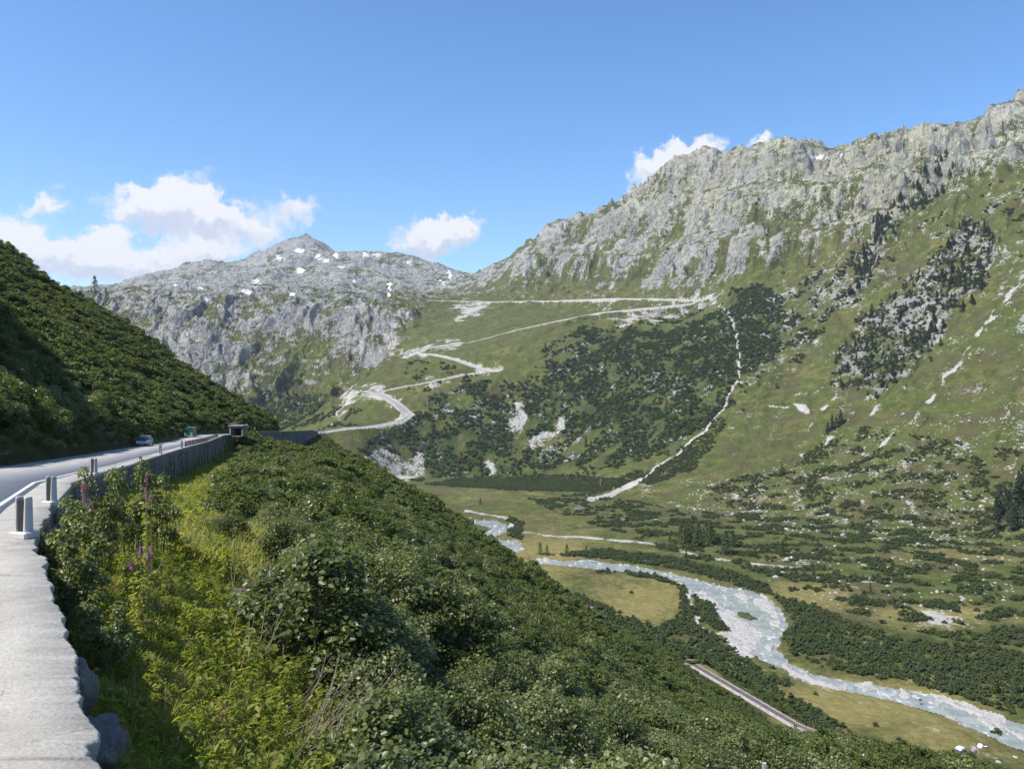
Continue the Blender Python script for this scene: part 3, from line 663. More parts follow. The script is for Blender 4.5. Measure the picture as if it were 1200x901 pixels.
tag(link('river', raw_mesh('river', V, [inv.reshape(quads.shape)], M_WATER, True)), kind='structure')

# ---------------------------------------------------------------- near road, ledge, retaining walls
def road_mat(name, a, b, sc=3.0, rough=0.85, crack=False, bd=.012):
    m, t, p, o = newmat(name); pos = t.node('ShaderNodeNewGeometry').outputs['Position']
    n1 = t.noise(pos, sc * 0.12, 5, .6); n2 = t.noise(pos, sc * 14, 3, .7); n3 = t.noise(pos, sc, 5, .65)
    c = t.mix(t.mapr(t.math('ADD', t.math('MULTIPLY', n1, .6), t.math('MULTIPLY', n3, .4)), .35, .65), a, b)
    c = t.mix(t.mapr(n2, .35, .7, 0, .55), c, tuple(x * .62 for x in a))
    if crack:
        w = t.vmath('ADD', pos, t.vmath('SCALE', t.node('ShaderNodeTexNoise').outputs['Color'], .4))
        e = t.voro(t.vmath('ADD', pos, t.vmath('SCALE', t.noise(pos, 3, 4), .25)), .55, 'DISTANCE_TO_EDGE')
        c = t.mix(t.math('MULTIPLY', t.mapr(e, .0, .006, 1, 0), t.mapr(n3, .45, .6)), c, tuple(x * .3 for x in a))
        c = t.mix(t.mapr(t.noise(pos, .9, 6, .7), .50, .72, 0, .55), c, t.mix(1.0, c, (.58, .56, .50), 'MULTIPLY')); c = t.mix(t.mapr(t.noise(pos, 5.5, 4, .7), .62, .72, 0, .5), c, (.20, .19, .15))
        pit = t.voro(pos, 11, 'F1', 'Distance'); c = t.mix(t.math('MULTIPLY', t.mapr(pit, .03, .10, 1, 0), t.mapr(n3, .42, .62)), c, tuple(x * .35 for x in a))
    t.l.new(c, p.inputs['Base Color']); p.inputs['Roughness'].default_value = rough; p.inputs['Specular IOR Level'].default_value = .25
    bump(t, p, t.math('ADD', n2, t.math('MULTIPLY', n3, 1 if bd < .02 else 3)), .6, bd); return m
M_ASPH = road_mat('asphalt', (.325, .315, .305), (.385, .375, .365)); M_CONC = road_mat('concrete', (.37, .345, .30), (.51, .48, .42), 2.2, .9, True)
M_LINE = road_mat('road_paint', (.62, .62, .60), (.78, .78, .76), 6)
M_STONE = road_mat('wall_stone', (.14, .135, .135), (.30, .29, .275), 1.6, .9, False, .05); M_MORTAR = simple('mortar', (.10, .098, .092), .95, scale=2, bmp=.02)
M_STONEL = road_mat('pale_masonry', (.30, .285, .265), (.50, .48, .45), 1.0, .9)
M_WHITE = road_mat('white_paint', (.44, .435, .42), (.72, .715, .70), 5, .7); M_DARK = simple('dark_paint_and_shade', (.025, .024, .023), .7, scale=9)
M_STEEL = simple('galvanised_steel', (.34, .35, .36), .45, .6, scale=5)
yy = np.concatenate([np.arange(-16, 40, .5), np.arange(40, 120, 1.5), np.arange(120, 421, 4)])
def ribbon(name, o0, o1, ys_, dz, mat, kind='structure', label=None):
    n = len(ys_); V = np.zeros((n, 4, 3)); fs = []
    for k, oo in enumerate((o0, o1)): V[:, k, 0] = xw(ys_) + oo; V[:, k, 1] = ys_; V[:, k, 2] = zr(ys_) + dz
    V[:, 2:] = V[:, :2]; V[:, 2:, 2] -= .12; V = V.reshape(-1, 3); i = np.arange(n - 1) * 4
    q = [np.stack([i, i + 1, i + 5, i + 4], 1), np.stack([i + 1, i + 3, i + 7, i + 5], 1), np.stack([i + 2, i, i + 4, i + 6], 1)]
    o = link(name, raw_mesh(name, V, [np.concatenate(q)], mat)); tag(o, kind=kind); return o
ribbon('road', -8.15, -.88, yy, .05, M_ASPH)
ribbon('edge_line', -1.22, -1.08, yy[yy > -16], .056, M_LINE)
ribbon('edge_line', -7.7, -7.56, yy[yy > 20], .056, M_LINE)
yc = 20.0
while yc < 300:
    q = np.linspace(yc, yc + 3.2, 4); ribbon('lane_dash', -4.52, -4.38, q, .056, M_LINE); yc += 9.5

# concrete ledge, cast in slabs, on top of the near retaining wall
led = empty('concrete_ledge', (0, 0, 0), label='pale concrete ledge with a chipped edge along the outer side of the road', cat='ledge')
cuts = [-12, -3, 5.46, 10.75, 13.4, 19, 25, 32, 40, 50, 62, 76, 92, 110, 130, 152, 176, 200, 211]
def slab(y0, y1):
    st = .035 if y1 < 20 else (.5 if y1 < 70 else 2.0); n = max(2, int((y1 - y0) / st)); ys_ = np.linspace(y0 + .02, y1 - .02, n)
    ex = xw(ys_); jag = (fbm(ys_ * .9, ys_ * .31 + 2.37, 3, 3) * .10 + fbm(ys_ * 2.3, ys_ * .9 + 5.43, 6, 4, .68) * .07) * (y1 < 22) + np.where(ys_ < 24, .10, .03)
    jag = jag - .07 * (gnoise(ys_ * 1.1, ys_ * .7 + 3.4, 9) > .26) * (y1 < 22)
    z0 = zr(ys_) + .06; V = np.zeros((n, 6, 3)); V[:, :, 1] = ys_[:, None]
    V[:, 0, 0] = ex - .9; V[:, 1, 0] = ex - .45; V[:, 2, 0] = ex + jag - .03; V[:, 3, 0] = ex + jag; V[:, 4, 0] = ex + jag * .8 - .03; V[:, 5, 0] = ex - .9
    V[:, 0, 2] = z0; V[:, 1, 2] = z0 + .008; V[:, 2, 2] = z0; V[:, 3, 2] = z0 - .03 + fbm(ys_ * 5, ys_ * 2.3 + .4, 3, 6) * .03; V[:, 4, 2] = z0 - .24; V[:, 5, 2] = z0 - .24
    i = (np.arange(n - 1) * 6)[:, None] + np.array([0, 1, 2, 3, 4])[None]; i = i.ravel(); q = np.stack([i, i + 1, i + 7, i + 6], 1)
    e = (n - 1) * 6
    return raw_mesh('slab', V.reshape(-1, 3), [q, np.array([[5, 4, 3, 2, 1, 0], [e, e + 1, e + 2, e + 3, e + 4, e + 5]])], M_CONC)
for a_, b_ in zip(cuts[:-1], cuts[1:]): link('slab', slab(a_, b_), led)

def stone_verts(cx, cy, cz, tx, ty, w, h, dep, rnd):
    """rough block: 8 outline points, proud face; (tx,ty) along the wall, normal to the right of it"""
    nx, ny = ty, -tx; prof = []
    for (a, b) in ((-.5, -.3), (-.32, -.5), (.32, -.5), (.5, -.28), (.5, .3), (.3, .5), (-.3, .5), (-.5, .32)):
        prof.append((a * w * rnd.uniform(.88, 1.0), b * h * rnd.uniform(.88, 1.0)))
    tilt = rnd.uniform(-.04, .04); vs = []
    for lay, (k, dd_) in enumerate(((1, 0), (.97, dep * .7), (.72, dep))):
        for (a, b) in prof:
            q = dd_ + (a * tilt + rnd.uniform(-.02, .02) * dep * 4 if lay else 0)
            vs.append((cx + tx * a * k + nx * q, cy + ty * a * k + ny * q, cz + b * k))
    fs = [tuple(range(16, 24))]
    for r_ in range(2):
        for i in range(8): fs.append((r_ * 8 + i, r_ * 8 + (i + 1) % 8, r_ * 8 + 8 + (i + 1) % 8, r_ * 8 + 8 + i))
    return vs, fs
def mortar_face(name, pts, top, bot, parent, mat, back=.35):
    V = []; fs = []
    for (x, y), t_, b_ in zip(pts, top, bot): V += [(x, y, t_), (x, y, b_), (x - back, y, t_), (x - back, y, b_)]
    for i in range(len(pts) - 1):
        b = i * 4; fs += [(b, b + 1, b + 5, b + 4), (b + 2, b, b + 4, b + 6), (b + 3, b + 2, b + 6, b + 7)]
    fs += [(0, 2, 3, 1), (len(V) - 4, len(V) - 3, len(V) - 1, len(V) - 2)]
    me = bpy.data.meshes.new(name); me.from_pydata(V, [], fs); me.materials.append(mat); me.update(); return link(name, me, parent)
def masonry(root, fn, L, sw, sh, single, rnd, htop, dep=.09):
    """fn(s) -> x, y, ztop, zbot along the wall"""
    mass = MB(); n1 = 0; s_ = 0.0; ncol = 0
    k = 0
    while s_ < L:
        x, y, zt, zb = fn(s_); x2, y2, _, _ = fn(min(s_ + .3, L + .3)); tx, ty = x2 - x, y2 - y; q = math.hypot(tx, ty) or 1; tx /= q; ty /= q
        far_ = y > single
        w0 = sw * (1.4 if far_ else 1.0); cz = zt - htop; 
        while cz > zb - .2:
            h_ = sh * rnd.uniform(.7, 1.5) * (1.25 if far_ else 1); w_ = w0 * rnd.uniform(.92, .99)
            vs, fs = stone_verts(x + tx * w0 / 2 , y + ty * w0 / 2, cz - h_ / 2, tx, ty, w_, h_ * .94, dep * rnd.uniform(.5, 1.5), rnd)
            if not far_ and n1 < 296:
                me = bpy.data.meshes.new('stone'); me.from_pydata(vs, [], fs); me.materials.append(M_STONE); link('stone', me, root); n1 += 1
            else: mass.add(vs, fs)
            cz -= h_
        s_ += w0 * 1.0; k += 1
    if mass.v: tag(mass.build('far_stones', M_STONE, root), kind='stuff')
rnd = random.Random(3)
# wall 1: follows the ledge to the corner
sY = np.arange(1.0, 211, .25); sX = xw(sY); sl = np.concatenate([[0], np.cumsum(np.hypot(np.diff(sX), np.diff(sY)))])
def w1(s_, y0=0):
    y = float(np.interp(s_, sl, sY)); x = float(xw(y)) - .05; g = gz(x + 1.2, y); return x, y, float(zr(y)), min(g, float(zr(y)) - 1.2)
rw = empty('retaining_wall', (0, 0, 0), label='dark rubble retaining wall under the near road, nearest the camera', cat='retaining wall', group='masonry walls of the pass road')
ptsw = [(float(xw(y)) - .07, float(y)) for y in np.arange(-6, 211.5, 1.5)]
mortar_face('mortar_core', ptsw, [float(zr(p[1])) - .1 for p in ptsw], [float(zr(p[1])) - 2.5 - 7 * min(1, max(p[1], 0) / 150) for p in ptsw], rw, M_MORTAR)
vis0 = float(np.interp(30, sY, sl)); L1 = float(sl[-1])
masonry(rw, lambda s_: w1(s_ + vis0), L1 - vis0, .95, .42, 66, rnd, .2, .10)
s_ = 0.0                                           # the grazing near stretch has bigger, rougher stones
while s_ < vis0:
    x, y, zt, zb = w1(s_); x2, y2, _, _ = w1(s_ + .3); q = math.hypot(x2 - x, y2 - y); tx, ty = (x2 - x) / q, (y2 - y) / q; cz = zt - .2; w0 = rnd.uniform(.5, 1.1)
    while cz > zb - .3:
        h_ = rnd.uniform(.3, .6); vs, fs = stone_verts(x + tx * w0 / 2, y + ty * w0 / 2, cz - h_ / 2, tx, ty, w0 * .97, h_ * .95, rnd.uniform(.04, .16), rnd)
        me = bpy.data.meshes.new('stone'); me.from_pydata(vs, [], fs); me.materials.append(M_STONE); link('stone', me, rw); cz -= h_
    s_ += w0
# wall end return at the corner
vs = []; yE = 211.0; xE = float(xw(yE)); zE = float(zr(yE))
retw = MB(); retw.box((xE - 4.4, yE + .3, zE - 4.2), (8.8, .6, 8.2)); retw.build('wall_end', M_STONE, rw)
# wall 2, beyond the shelter
rw2 = empty('retaining_wall', (0, 0, 0), label='long dark masonry wall carrying the road round the spur beyond the shelter', cat='retaining wall', group='masonry walls of the pass road')
sY2 = np.arange(232, 402, 1.0); sX2 = xw(sY2); sl2 = np.concatenate([[0], np.cumsum(np.hypot(np.diff(sX2), np.diff(sY2)))])
def w2(s_):
    y = float(np.interp(s_, sl2, sY2)); return float(xw(y)) + .3, y, float(zr(y)) + .5, float(zr(y)) - 6.5
p2_ = [(float(xw(y)) + .28, float(y)) for y in sY2[::4]]
mortar_face('mortar_core', p2_, [float(zr(p[1])) + .5 for p in p2_], [float(zr(p[1])) - 7 for p in p2_], rw2, M_MORTAR)
masonry(rw2, w2, float(sl2[-1]), 1.1, .6, 0, rnd, 0.0, .12)
cp = MB()
for (a_, b_) in zip(p2_[:-1], p2_[1:]):
    za, zb = float(zr(a_[1])) + .5, float(zr(b_[1])) + .5
    cp.add([(a_[0] - .4, a_[1], za), (a_[0] + .2, a_[1], za), (a_[0] + .2, a_[1], za + .14), (a_[0] - .4, a_[1], za + .14), (b_[0] - .4, b_[1], zb), (b_[0] + .2, b_[1], zb), (b_[0] + .2, b_[1], zb + .14), (b_[0] - .4, b_[1], zb + .14)],
           [(3, 2, 6, 7), (1, 5, 6, 2), (0, 3, 7, 4), (0, 1, 2, 3)])
cp.build('coping', M_CONC, rw2)

hp = empty('hairpin_wall', (-99, 418, -27), label='low pale curved wall of the road bend just beyond the dark masonry wall', cat='wall')
V = []; fs = []; arc = [(350, 507.5, 395), (366, 507.5, 404), (377, 509.5, 412), (384, 512.5, 418), (387.5, 516, 421), (388, 521, 421)]
arc = [((a - CX) / F * d_, d_, (CY - b) / F * d_) for a, b, d_ in arc]; arc = resample(arc, 1.5)
m_ = MB()
for k in range(len(arc) - 1):
    for (q0, q1) in ((arc[k], arc[k + 1]),):
        t_ = (q1 - q0)[:2]; t_ = t_ / np.linalg.norm(t_); n_ = np.array([t_[1], -t_[0]]) * .5; f_ = lambda q, sgn, dz: (q[0] + n_[0] * sgn + 99, q[1] + n_[1] * sgn - 418, q[2] + dz + 27)
        m_.add([f_(q0, -1, 0), f_(q0, 1, 0), f_(q0, 1, -2.2), f_(q0, -1, -2.2), f_(q1, -1, 0), f_(q1, 1, 0), f_(q1, 1, -2.2), f_(q1, -1, -2.2)], [(0, 1, 5, 4), (1, 2, 6, 5), (3, 0, 4, 7)] + ([(0, 3, 2, 1)] if k == 0 else []))
m_.build('wall_face', M_STONEL, hp)

# ---------------------------------------------------------------- far pass road: sheet and pale masonry walls
M_ROADF = road_mat('pass_road_surface', (.30, .29, .285), (.40, .39, .38), .4)
rp_ = resample(RF, 9.0); tg = np.gradient(rp_[:, :2], axis=0); tg /= np.linalg.norm(tg, axis=1)[:, None] + 1e-9; nr = np.stack([-tg[:, 1], tg[:, 0]], 1)
V = np.zeros((len(rp_), 2, 3)); V[:, 0, :2] = rp_[:, :2] + nr * 4.5; V[:, 1, :2] = rp_[:, :2] - nr * 4.5; V[:, :, 2] = rp_[:, 2][:, None] + .35
i = np.arange(len(rp_) - 1) * 2
tag(link('pass_road', raw_mesh('pass_road', V.reshape(-1, 3), [np.stack([i, i + 1, i + 3, i + 2], 1)], M_ROADF)), kind='structure')
LEGS = [(0, 6, 'pale retaining wall of the lowest road leg, left of the forested slope', 6), (7, 10, 'pale masonry wall of the short steep leg with the broad rubble apron', 12),
        (10, 14, 'pale masonry wall of the second road leg from the bottom', 9), (14, 18, 'pale masonry wall climbing to the left hairpin in the middle', 9), (18, 26, 'long pale wall of the straight road leg climbing right to the bastion', 7.5),
        (26, 33, 'thin pale wall of the topmost road leg running to the pass', 9.0)]
for a_, b_, lab, hh in LEGS:
    rs = resample(RF[a_:b_ + 1], 7.0); root = empty('retaining_wall', tuple(rs[0]), label=lab, cat='retaining wall', group='masonry walls of the pass road')
    o_ = Vector(rs[0]); V = []; fs = []; rr_ = random.Random(a_)
    for k, p in enumerate(rs):
        t_ = rs[min(k + 1, len(rs) - 1)] - rs[max(k - 1, 0)]; t_ = t_[:2] / (np.linalg.norm(t_[:2]) + 1e-9); n_ = np.array([-t_[1], t_[0]])
        if n_[1] > 0: n_ = -n_                       # outer side looks down the valley, towards the camera side
        h_ = hh * (1 + .35 * math.sin(k * .33 + a_) * rr_.uniform(.5, 1))
        c = p[:2] + n_ * 5.0; c2 = p[:2] + n_ * 5.9
        V += [(c[0] - o_[0], c[1] - o_[1], p[2] + 1.2 - o_[2]), (c2[0] + n_[0] * 1.2 - o_[0], c2[1] + n_[1] * 1.2 - o_[1], p[2] - h_ - o_[2]), (c[0] - n_[0] * .6 - o_[0], c[1] - n_[1] * .6 - o_[1], p[2] + 1.2 - o_[2]), (c[0] - n_[0] * .6 - o_[0], c[1] - n_[1] * .6 - o_[1], p[2] - o_[2])]
        if k: b = (k - 1) * 4; fs += [(b, b + 1, b + 5, b + 4), (b, b + 4, b + 6, b + 2), (b + 2, b + 6, b + 7, b + 3)]
    me = bpy.data.meshes.new('wall_face'); me.from_pydata(V, [], fs); me.materials.append(M_STONEL); me.update(); link('wall_face', me, root)
# bastion at the upper right hairpin
bp = cast(826, 358, 1500); b0 = empty('bastion', bp, label='stone bastion under the upper right hairpin of the pass road', cat='bastion')
mb = MB(); n = 12
for (r0, zz) in ((13, -9), (11.5, 5)): mb.v += [(math.cos(2 * math.pi * i / n) * r0 * 1.3, math.sin(2 * math.pi * i / n) * r0, zz) for i in range(n)]
mb.f = [(i, (i + 1) % n, n + (i + 1) % n, n + i) for i in range(n)] + [tuple(range(n, 2 * n))]; mb.m = [0] * len(mb.f); mb.build('wall', M_STONEL, b0)
mb = MB(); mb.box((0, 0, 5.5), (22, 18, .9), bev=.2); mb.build('parapet', M_ROADF, b0)

# ---------------------------------------------------------------- railway
root = empty('railway_track', (100, 283, RAIL_Z), label='narrow railway track on a gravel bed crossing the shrubby slope above the river', cat='railway track')
M_BALLAST = road_mat('ballast', (.27, .25, .235), (.45, .42, .40), 2.5); M_TIE = simple('sleeper_wood', (.060, .036, .030), .8, scale=4); M_RAIL = simple('rust_rail', (.16, .085, .065), .5, .5, scale=3)
rs = resample([(x, y, RAIL_Z) for x, y in RAIL], 2.0); tg = np.gradient(rs[:, :2], axis=0); tg /= np.linalg.norm(tg, axis=1)[:, None]; nr = np.stack([tg[:, 1], -tg[:, 0]], 1)
def sweep(prof, mat, name):
    V = np.zeros((len(rs), len(prof), 3))
    for k, (a, b) in enumerate(prof): V[:, k, 0] = rs[:, 0] + nr[:, 0] * a - 100; V[:, k, 1] = rs[:, 1] + nr[:, 1] * a - 283; V[:, k, 2] = b
    m = len(prof); i = (np.arange(len(rs) - 1) * m)[:, None] + np.arange(m - 1)[None]; i = i.ravel()
    return link(name, raw_mesh(name, V.reshape(-1, 3), [np.stack([i, i + 1, i + m + 1, i + m], 1)], mat), root)
sweep([(-3.3, -.3), (-1.9, .28), (-1.3, .32), (1.3, .32), (1.9, .28), (3.4, -.3)], M_BALLAST, 'ballast_bed')
for sd in (-.55, .55): sweep([(sd - .06, .36), (sd - .05, .56), (sd + .05, .56), (sd + .06, .36)], M_RAIL, 'rail')
tb = MB(); tb.box((0, 0, .38), (2.1, .30, .14)); tie = tb.mesh('sleeper', M_TIE)
rk = resample([(x, y, RAIL_Z) for x, y in RAIL], .95); vis = [p for p in rk if 262 < p[1] < 372]; 
tg2 = {}
for k, p in enumerate(vis[:-1]):
    q = vis[k + 1] - p; o = link('sleeper', tie, root, (p[0] - 100, p[1] - 283, 0)); o.rotation_euler.z = math.atan2(q[1], q[0]) - math.pi / 2

# ---------------------------------------------------------------- foliage meshes
def leaf_mat(name, cols, trans=.28, rough=.42, spec=.5):
    m, t, p, o = newmat(name); g = t.node('ShaderNodeNewGeometry'); oi = t.node('ShaderNodeObjectInfo')
    r = t.math('ADD', t.math('MULTIPLY', g.outputs['Random Per Island'], .6), t.math('MULTIPLY', oi.outputs['Random'], .4))
    n = len(cols); c = t.ramp(r, [(.08 + .84 * i / (n - 1), cols[i]) for i in range(n)])
    c = t.mix(t.mapr(t.noise(g.outputs['Position'], .035, 3), .38, .62, 0, .55), c, t.mix(1.0, c, (1.12, 1.05, .75), 'MULTIPLY'))
    t.l.new(c, p.inputs['Base Color']); p.inputs['Roughness'].default_value = rough; p.inputs['Specular IOR Level'].default_value = spec
    tr = t.node('ShaderNodeBsdfTranslucent'); t.l.new(t.mix(1.0, c, (1.5, 1.6, .6), 'MULTIPLY'), tr.inputs[0])
    mx = t.node('ShaderNodeMixShader'); mx.inputs[0].default_value = trans; t.l.new(p.outputs[0], mx.inputs[1]); t.l.new(tr.outputs[0], mx.inputs[2]); t.l.new(mx.outputs[0], o.inputs[0]); return m
M_ALDER = leaf_mat('alder_leaf', [(.034, .050, .016), (.080, .106, .028), (.130, .155, .042), (.185, .205, .074), (.29, .30, .17)], .38, .40, .5)
M_WILLOW = leaf_mat('willow_leaf', [(.09, .11, .05), (.14, .165, .075), (.20, .22, .11), (.27, .285, .17)], .3, .5, .4)
M_BUSH = leaf_mat('shrub_leaf', [(.040, .062, .018), (.076, .104, .026), (.112, .140, .036), (.155, .172, .052)], .38, .55, .3)
M_CON = leaf_mat('conifer_needle', [(.022, .038, .018), (.036, .056, .024), (.052, .074, .030)], .2, .6, .3)
M_LARCH = leaf_mat('larch_needle', [(.034, .055, .018), (.060, .084, .022), (.085, .110, .030)], .25, .6, .3)
M_SCRUB = leaf_mat('far_scrub_leaf', [(.034, .056, .026), (.054, .080, .032), (.078, .106, .038), (.115, .138, .050)], .3, .6, .25)
M_HERB = leaf_mat('herb_leaf', [(.11, .15, .026), (.20, .235, .04), (.29, .30, .065), (.42, .38, .13)], .55, .5, .3)
M_GRASS = leaf_mat('grass_blade', [(.13, .155, .03), (.22, .23, .05), (.32, .30, .10), (.42, .37, .19)], .5, .5, .3)
M_BARK = simple('grey_bark', (.12, .105, .09), .85, scale=20); M_TWIG = simple('dead_twig', (.30, .25, .19), .8, scale=12, var=.3)
M_PINK = leaf_mat('magenta_petal', [(.22, .06, .20), (.32, .11, .29), (.42, .20, .38)], .3, .6, .3)
M_DRYLEAF = leaf_mat('withered_leaf', [(.14, .08, .04), (.26, .17, .08), (.36, .27, .15)], .2, .6, .3)
def leaves(Pn, Nn, size, rng, fold=True, aspect=.8, var=.35):
    """Pn (n,3) centres, Nn (n,3) normals -> V, quads"""
    n = len(Pn); t = rng.normal(size=(n, 3)); t -= (t * Nn).sum(1)[:, None] * Nn; t /= np.linalg.norm(t, axis=1)[:, None] + 1e-9; b = np.cross(Nn, t)
    s = (size * (1 + rng.uniform(-var, var, n)))[:, None] / 2; w = s * aspect
    if fold:
        up = Nn * s * .28
        V = np.stack([Pn - t * s, Pn - t * s * .25 + b * w + up, Pn + t * s * .5 + b * w * .75 + up, Pn + t * s, Pn + t * s * .5 - b * w * .75 + up, Pn - t * s * .25 - b * w + up], 1)
        i = (np.arange(n) * 6)[:, None]; Q = np.concatenate([i + np.array([[0, 1, 2, 3]]), i + np.array([[0, 3, 4, 5]])])
    else:
        V = np.stack([Pn - t * s, Pn + b * w, Pn + t * s, Pn - b * w], 1); i = (np.arange(n) * 4)[:, None]; Q = i + np.array([[0, 1, 2, 3]])
    return V.reshape(-1, 3), Q
def crown(n, r, h, ncl, rng, spread=.34, zlo=.12):
    a = rng.uniform(0, 2 * math.pi, ncl); q = np.sqrt(rng.uniform(0, 1, ncl)) * r * .85; hz = h * (zlo + (1 - zlo) * np.sqrt(np.clip(1 - (q / r) ** 2, 0, 1)) * rng.uniform(.25, .88, ncl))
    cen = np.stack([np.cos(a) * q, np.sin(a) * q, hz], 1); k = rng.integers(0, ncl, n); d = rng.normal(size=(n, 3)); d /= np.linalg.norm(d, axis=1)[:, None]
    rad = spread * r * (rng.uniform(0, 1, n) ** .45)[:, None]; d[:, 2] = np.where(rng.uniform(size=n) < .7, np.abs(d[:, 2]), d[:, 2])
    Pn = cen[k] + d * rad * np.array([1, 1, .8]); N = d * .6 + np.array([0, 0, .75]) + rng.normal(size=(n, 3)) * .45; N /= np.linalg.norm(N, axis=1)[:, None]; return Pn, N, cen
def stem_mb(cen, r, h, rng, n=22, rad=.018, bend=.3):
    mb = MB()
    for k in range(min(n, len(cen))):
        c = cen[k]; b = Vector((c[0] * .25, c[1] * .25, -.25)); m_ = Vector((c[0] * .75, c[1] * .75, c[2] * .45)); mb.tube([b, m_, Vector(c)], [rad, rad * .75, rad * .3], 4)
    return mb
def shrub_meshes(n, r, h, ncl, size, seed, mat, fold=True, stems=22, spread=.34, zlo=.12):
    rng = np.random.default_rng(seed); Pn, N, cen = crown(n, r, h, ncl, rng, spread, zlo); V, Q = leaves(Pn, N, size, rng, fold)
    fol = raw_mesh('foliage', V, [Q], mat); st = stem_mb(cen, r, h, rng, stems).mesh('stem', M_BARK) if stems else None
    return fol, st
def combo(fol, st, name):
    if st is None: return fol
    va = np.empty(len(fol.vertices) * 3, np.float32); fol.vertices.foreach_get('co', va); vb = np.empty(len(st.vertices) * 3, np.float32); st.vertices.foreach_get('co', vb)
    qa = np.array([p.vertices[:] for p in fol.polygons]); qb = np.array([p.vertices[:] for p in st.polygons if len(p.vertices) == 4]) + len(va) // 3
    return raw_mesh(name, np.concatenate([va, vb]).reshape(-1, 3), [qa, qb], [fol.materials[0], st.materials[0]], midx=np.concatenate([np.zeros(len(qa)), np.ones(len(qb))]))

def scatter(name, pts, scl, src_mesh, label, cat, rot=None, seed=0, sz=None, tilt=0.0):
    n = len(pts)
    if n == 0: return
    rng = np.random.default_rng(seed); me = bpy.data.meshes.new(name); me.vertices.add(n); me.vertices.foreach_set('co', np.asarray(pts, np.float32).ravel())
    a = me.attributes.new('rot', 'FLOAT_VECTOR', 'POINT'); r_ = np.stack([rng.normal(0, tilt, n), rng.normal(0, tilt, n), rng.uniform(0, 6.283, n) if rot is None else rot], 1).astype(np.float32); a.data.foreach_set('vector', r_.ravel())
    scl = np.asarray(scl, np.float32); s3 = np.stack([scl, scl, scl * (rng.uniform(.8, 1.2, n) if sz is None else sz)], 1).astype(np.float32)
    b = me.attributes.new('scl', 'FLOAT_VECTOR', 'POINT'); b.data.foreach_set('vector', s3.ravel())
    o = link(name, me); tag(o, label, cat, kind='stuff')
    src = bpy.data.objects.new(name + '_source', src_mesh)
    ng = bpy.data.node_groups.new(name, 'GeometryNodeTree'); ng.interface.new_socket('Geometry', in_out='INPUT', socket_type='NodeSocketGeometry'); ng.interface.new_socket('Geometry', in_out='OUTPUT', socket_type='NodeSocketGeometry')
    N = ng.nodes; gi = N.new('NodeGroupInput'); go = N.new('NodeGroupOutput'); ip = N.new('GeometryNodeInstanceOnPoints'); oi = N.new('GeometryNodeObjectInfo'); oi.inputs['Object'].default_value = src; oi.inputs['As Instance'].default_value = True
    ra = N.new('GeometryNodeInputNamedAttribute'); ra.data_type = 'FLOAT_VECTOR'; ra.inputs['Name'].default_value = 'rot'; sa = N.new('GeometryNodeInputNamedAttribute'); sa.data_type = 'FLOAT_VECTOR'; sa.inputs['Name'].default_value = 'scl'
    L = ng.links; L.new(gi.outputs[0], ip.inputs['Points']); L.new(oi.outputs['Geometry'], ip.inputs['Instance']); L.new(ra.outputs['Attribute'], ip.inputs['Rotation']); L.new(sa.outputs['Attribute'], ip.inputs['Scale']); L.new(ip.outputs[0], go.inputs[0])
    md = o.modifiers.new('instances', 'NODES'); md.node_group = ng; return o

def rand_xy(n, y0, y1, u0, u1, rng, p=2.0):
    """points spread evenly over the ground between two distances"""
    y = (rng.uniform(y0 ** p, y1 ** p, n)) ** (1 / p); u = rng.uniform(u0, u1, n); return u * y, y
def thin(x, y, rmin):
    """drop points that fall in an already used cell"""
    key = np.floor(x / rmin).astype(np.int64) * 1000003 + np.floor(y / rmin).astype(np.int64); _, i = np.unique(key, return_index=True); return np.sort(i)
def proj(x, y, z): return CX + F * x / y, CY - F * z / y

# --- sources
near_sh = [shrub_meshes(5200, 1.15, 2.1, 34, .072, 11 + k, M_ALDER, True, 24) for k in range(3)]
near_cb = [combo(f, s_, 'alder') for f, s_ in near_sh] + [combo(*shrub_meshes(4800, .95, 1.7, 26, .062, 19, M_WILLOW, True, 30, .30), 'willow'), combo(*shrub_meshes(2600, 1.1, 2.3, 30, .078, 18, M_ALDER, True, 34, .26), 'alder')]
mid_sh = [combo(*shrub_meshes(1500, 1.5, 2.3, 26, .17, 21 + k, M_ALDER if k else M_BUSH, False, 8), 'alder') for k in range(2)]
far_sh = [shrub_meshes(520, 1.9, 2.5, 16, .42, 31 + k, M_BUSH, False, 0, .42)[0] for k in range(2)]
val_sh = [shrub_meshes(210, 2.1, 3.2, 10, .85, 41 + k, M_SCRUB, False, 0, .42, .05)[0] for k in range(2)]
MEADOW = [(100,1200),(95,700),(120,640),(140,600),(215,585),(270,596),(300,660),(325,720),(350,790),(395,860),(440,930),(480,1200)]

rng = np.random.default_rng(5)
def right_side(n, y0, y1, seed):
    r = np.random.default_rng(seed); x, y = rand_xy(n, y0, y1, -.6, .82, r); d = x - xw(y); k = d > 1.2; x, y = x[k], y[k]; z = ground(x, y); px, py = proj(x, y, z)
    return x, y, z, px, py, d[k]
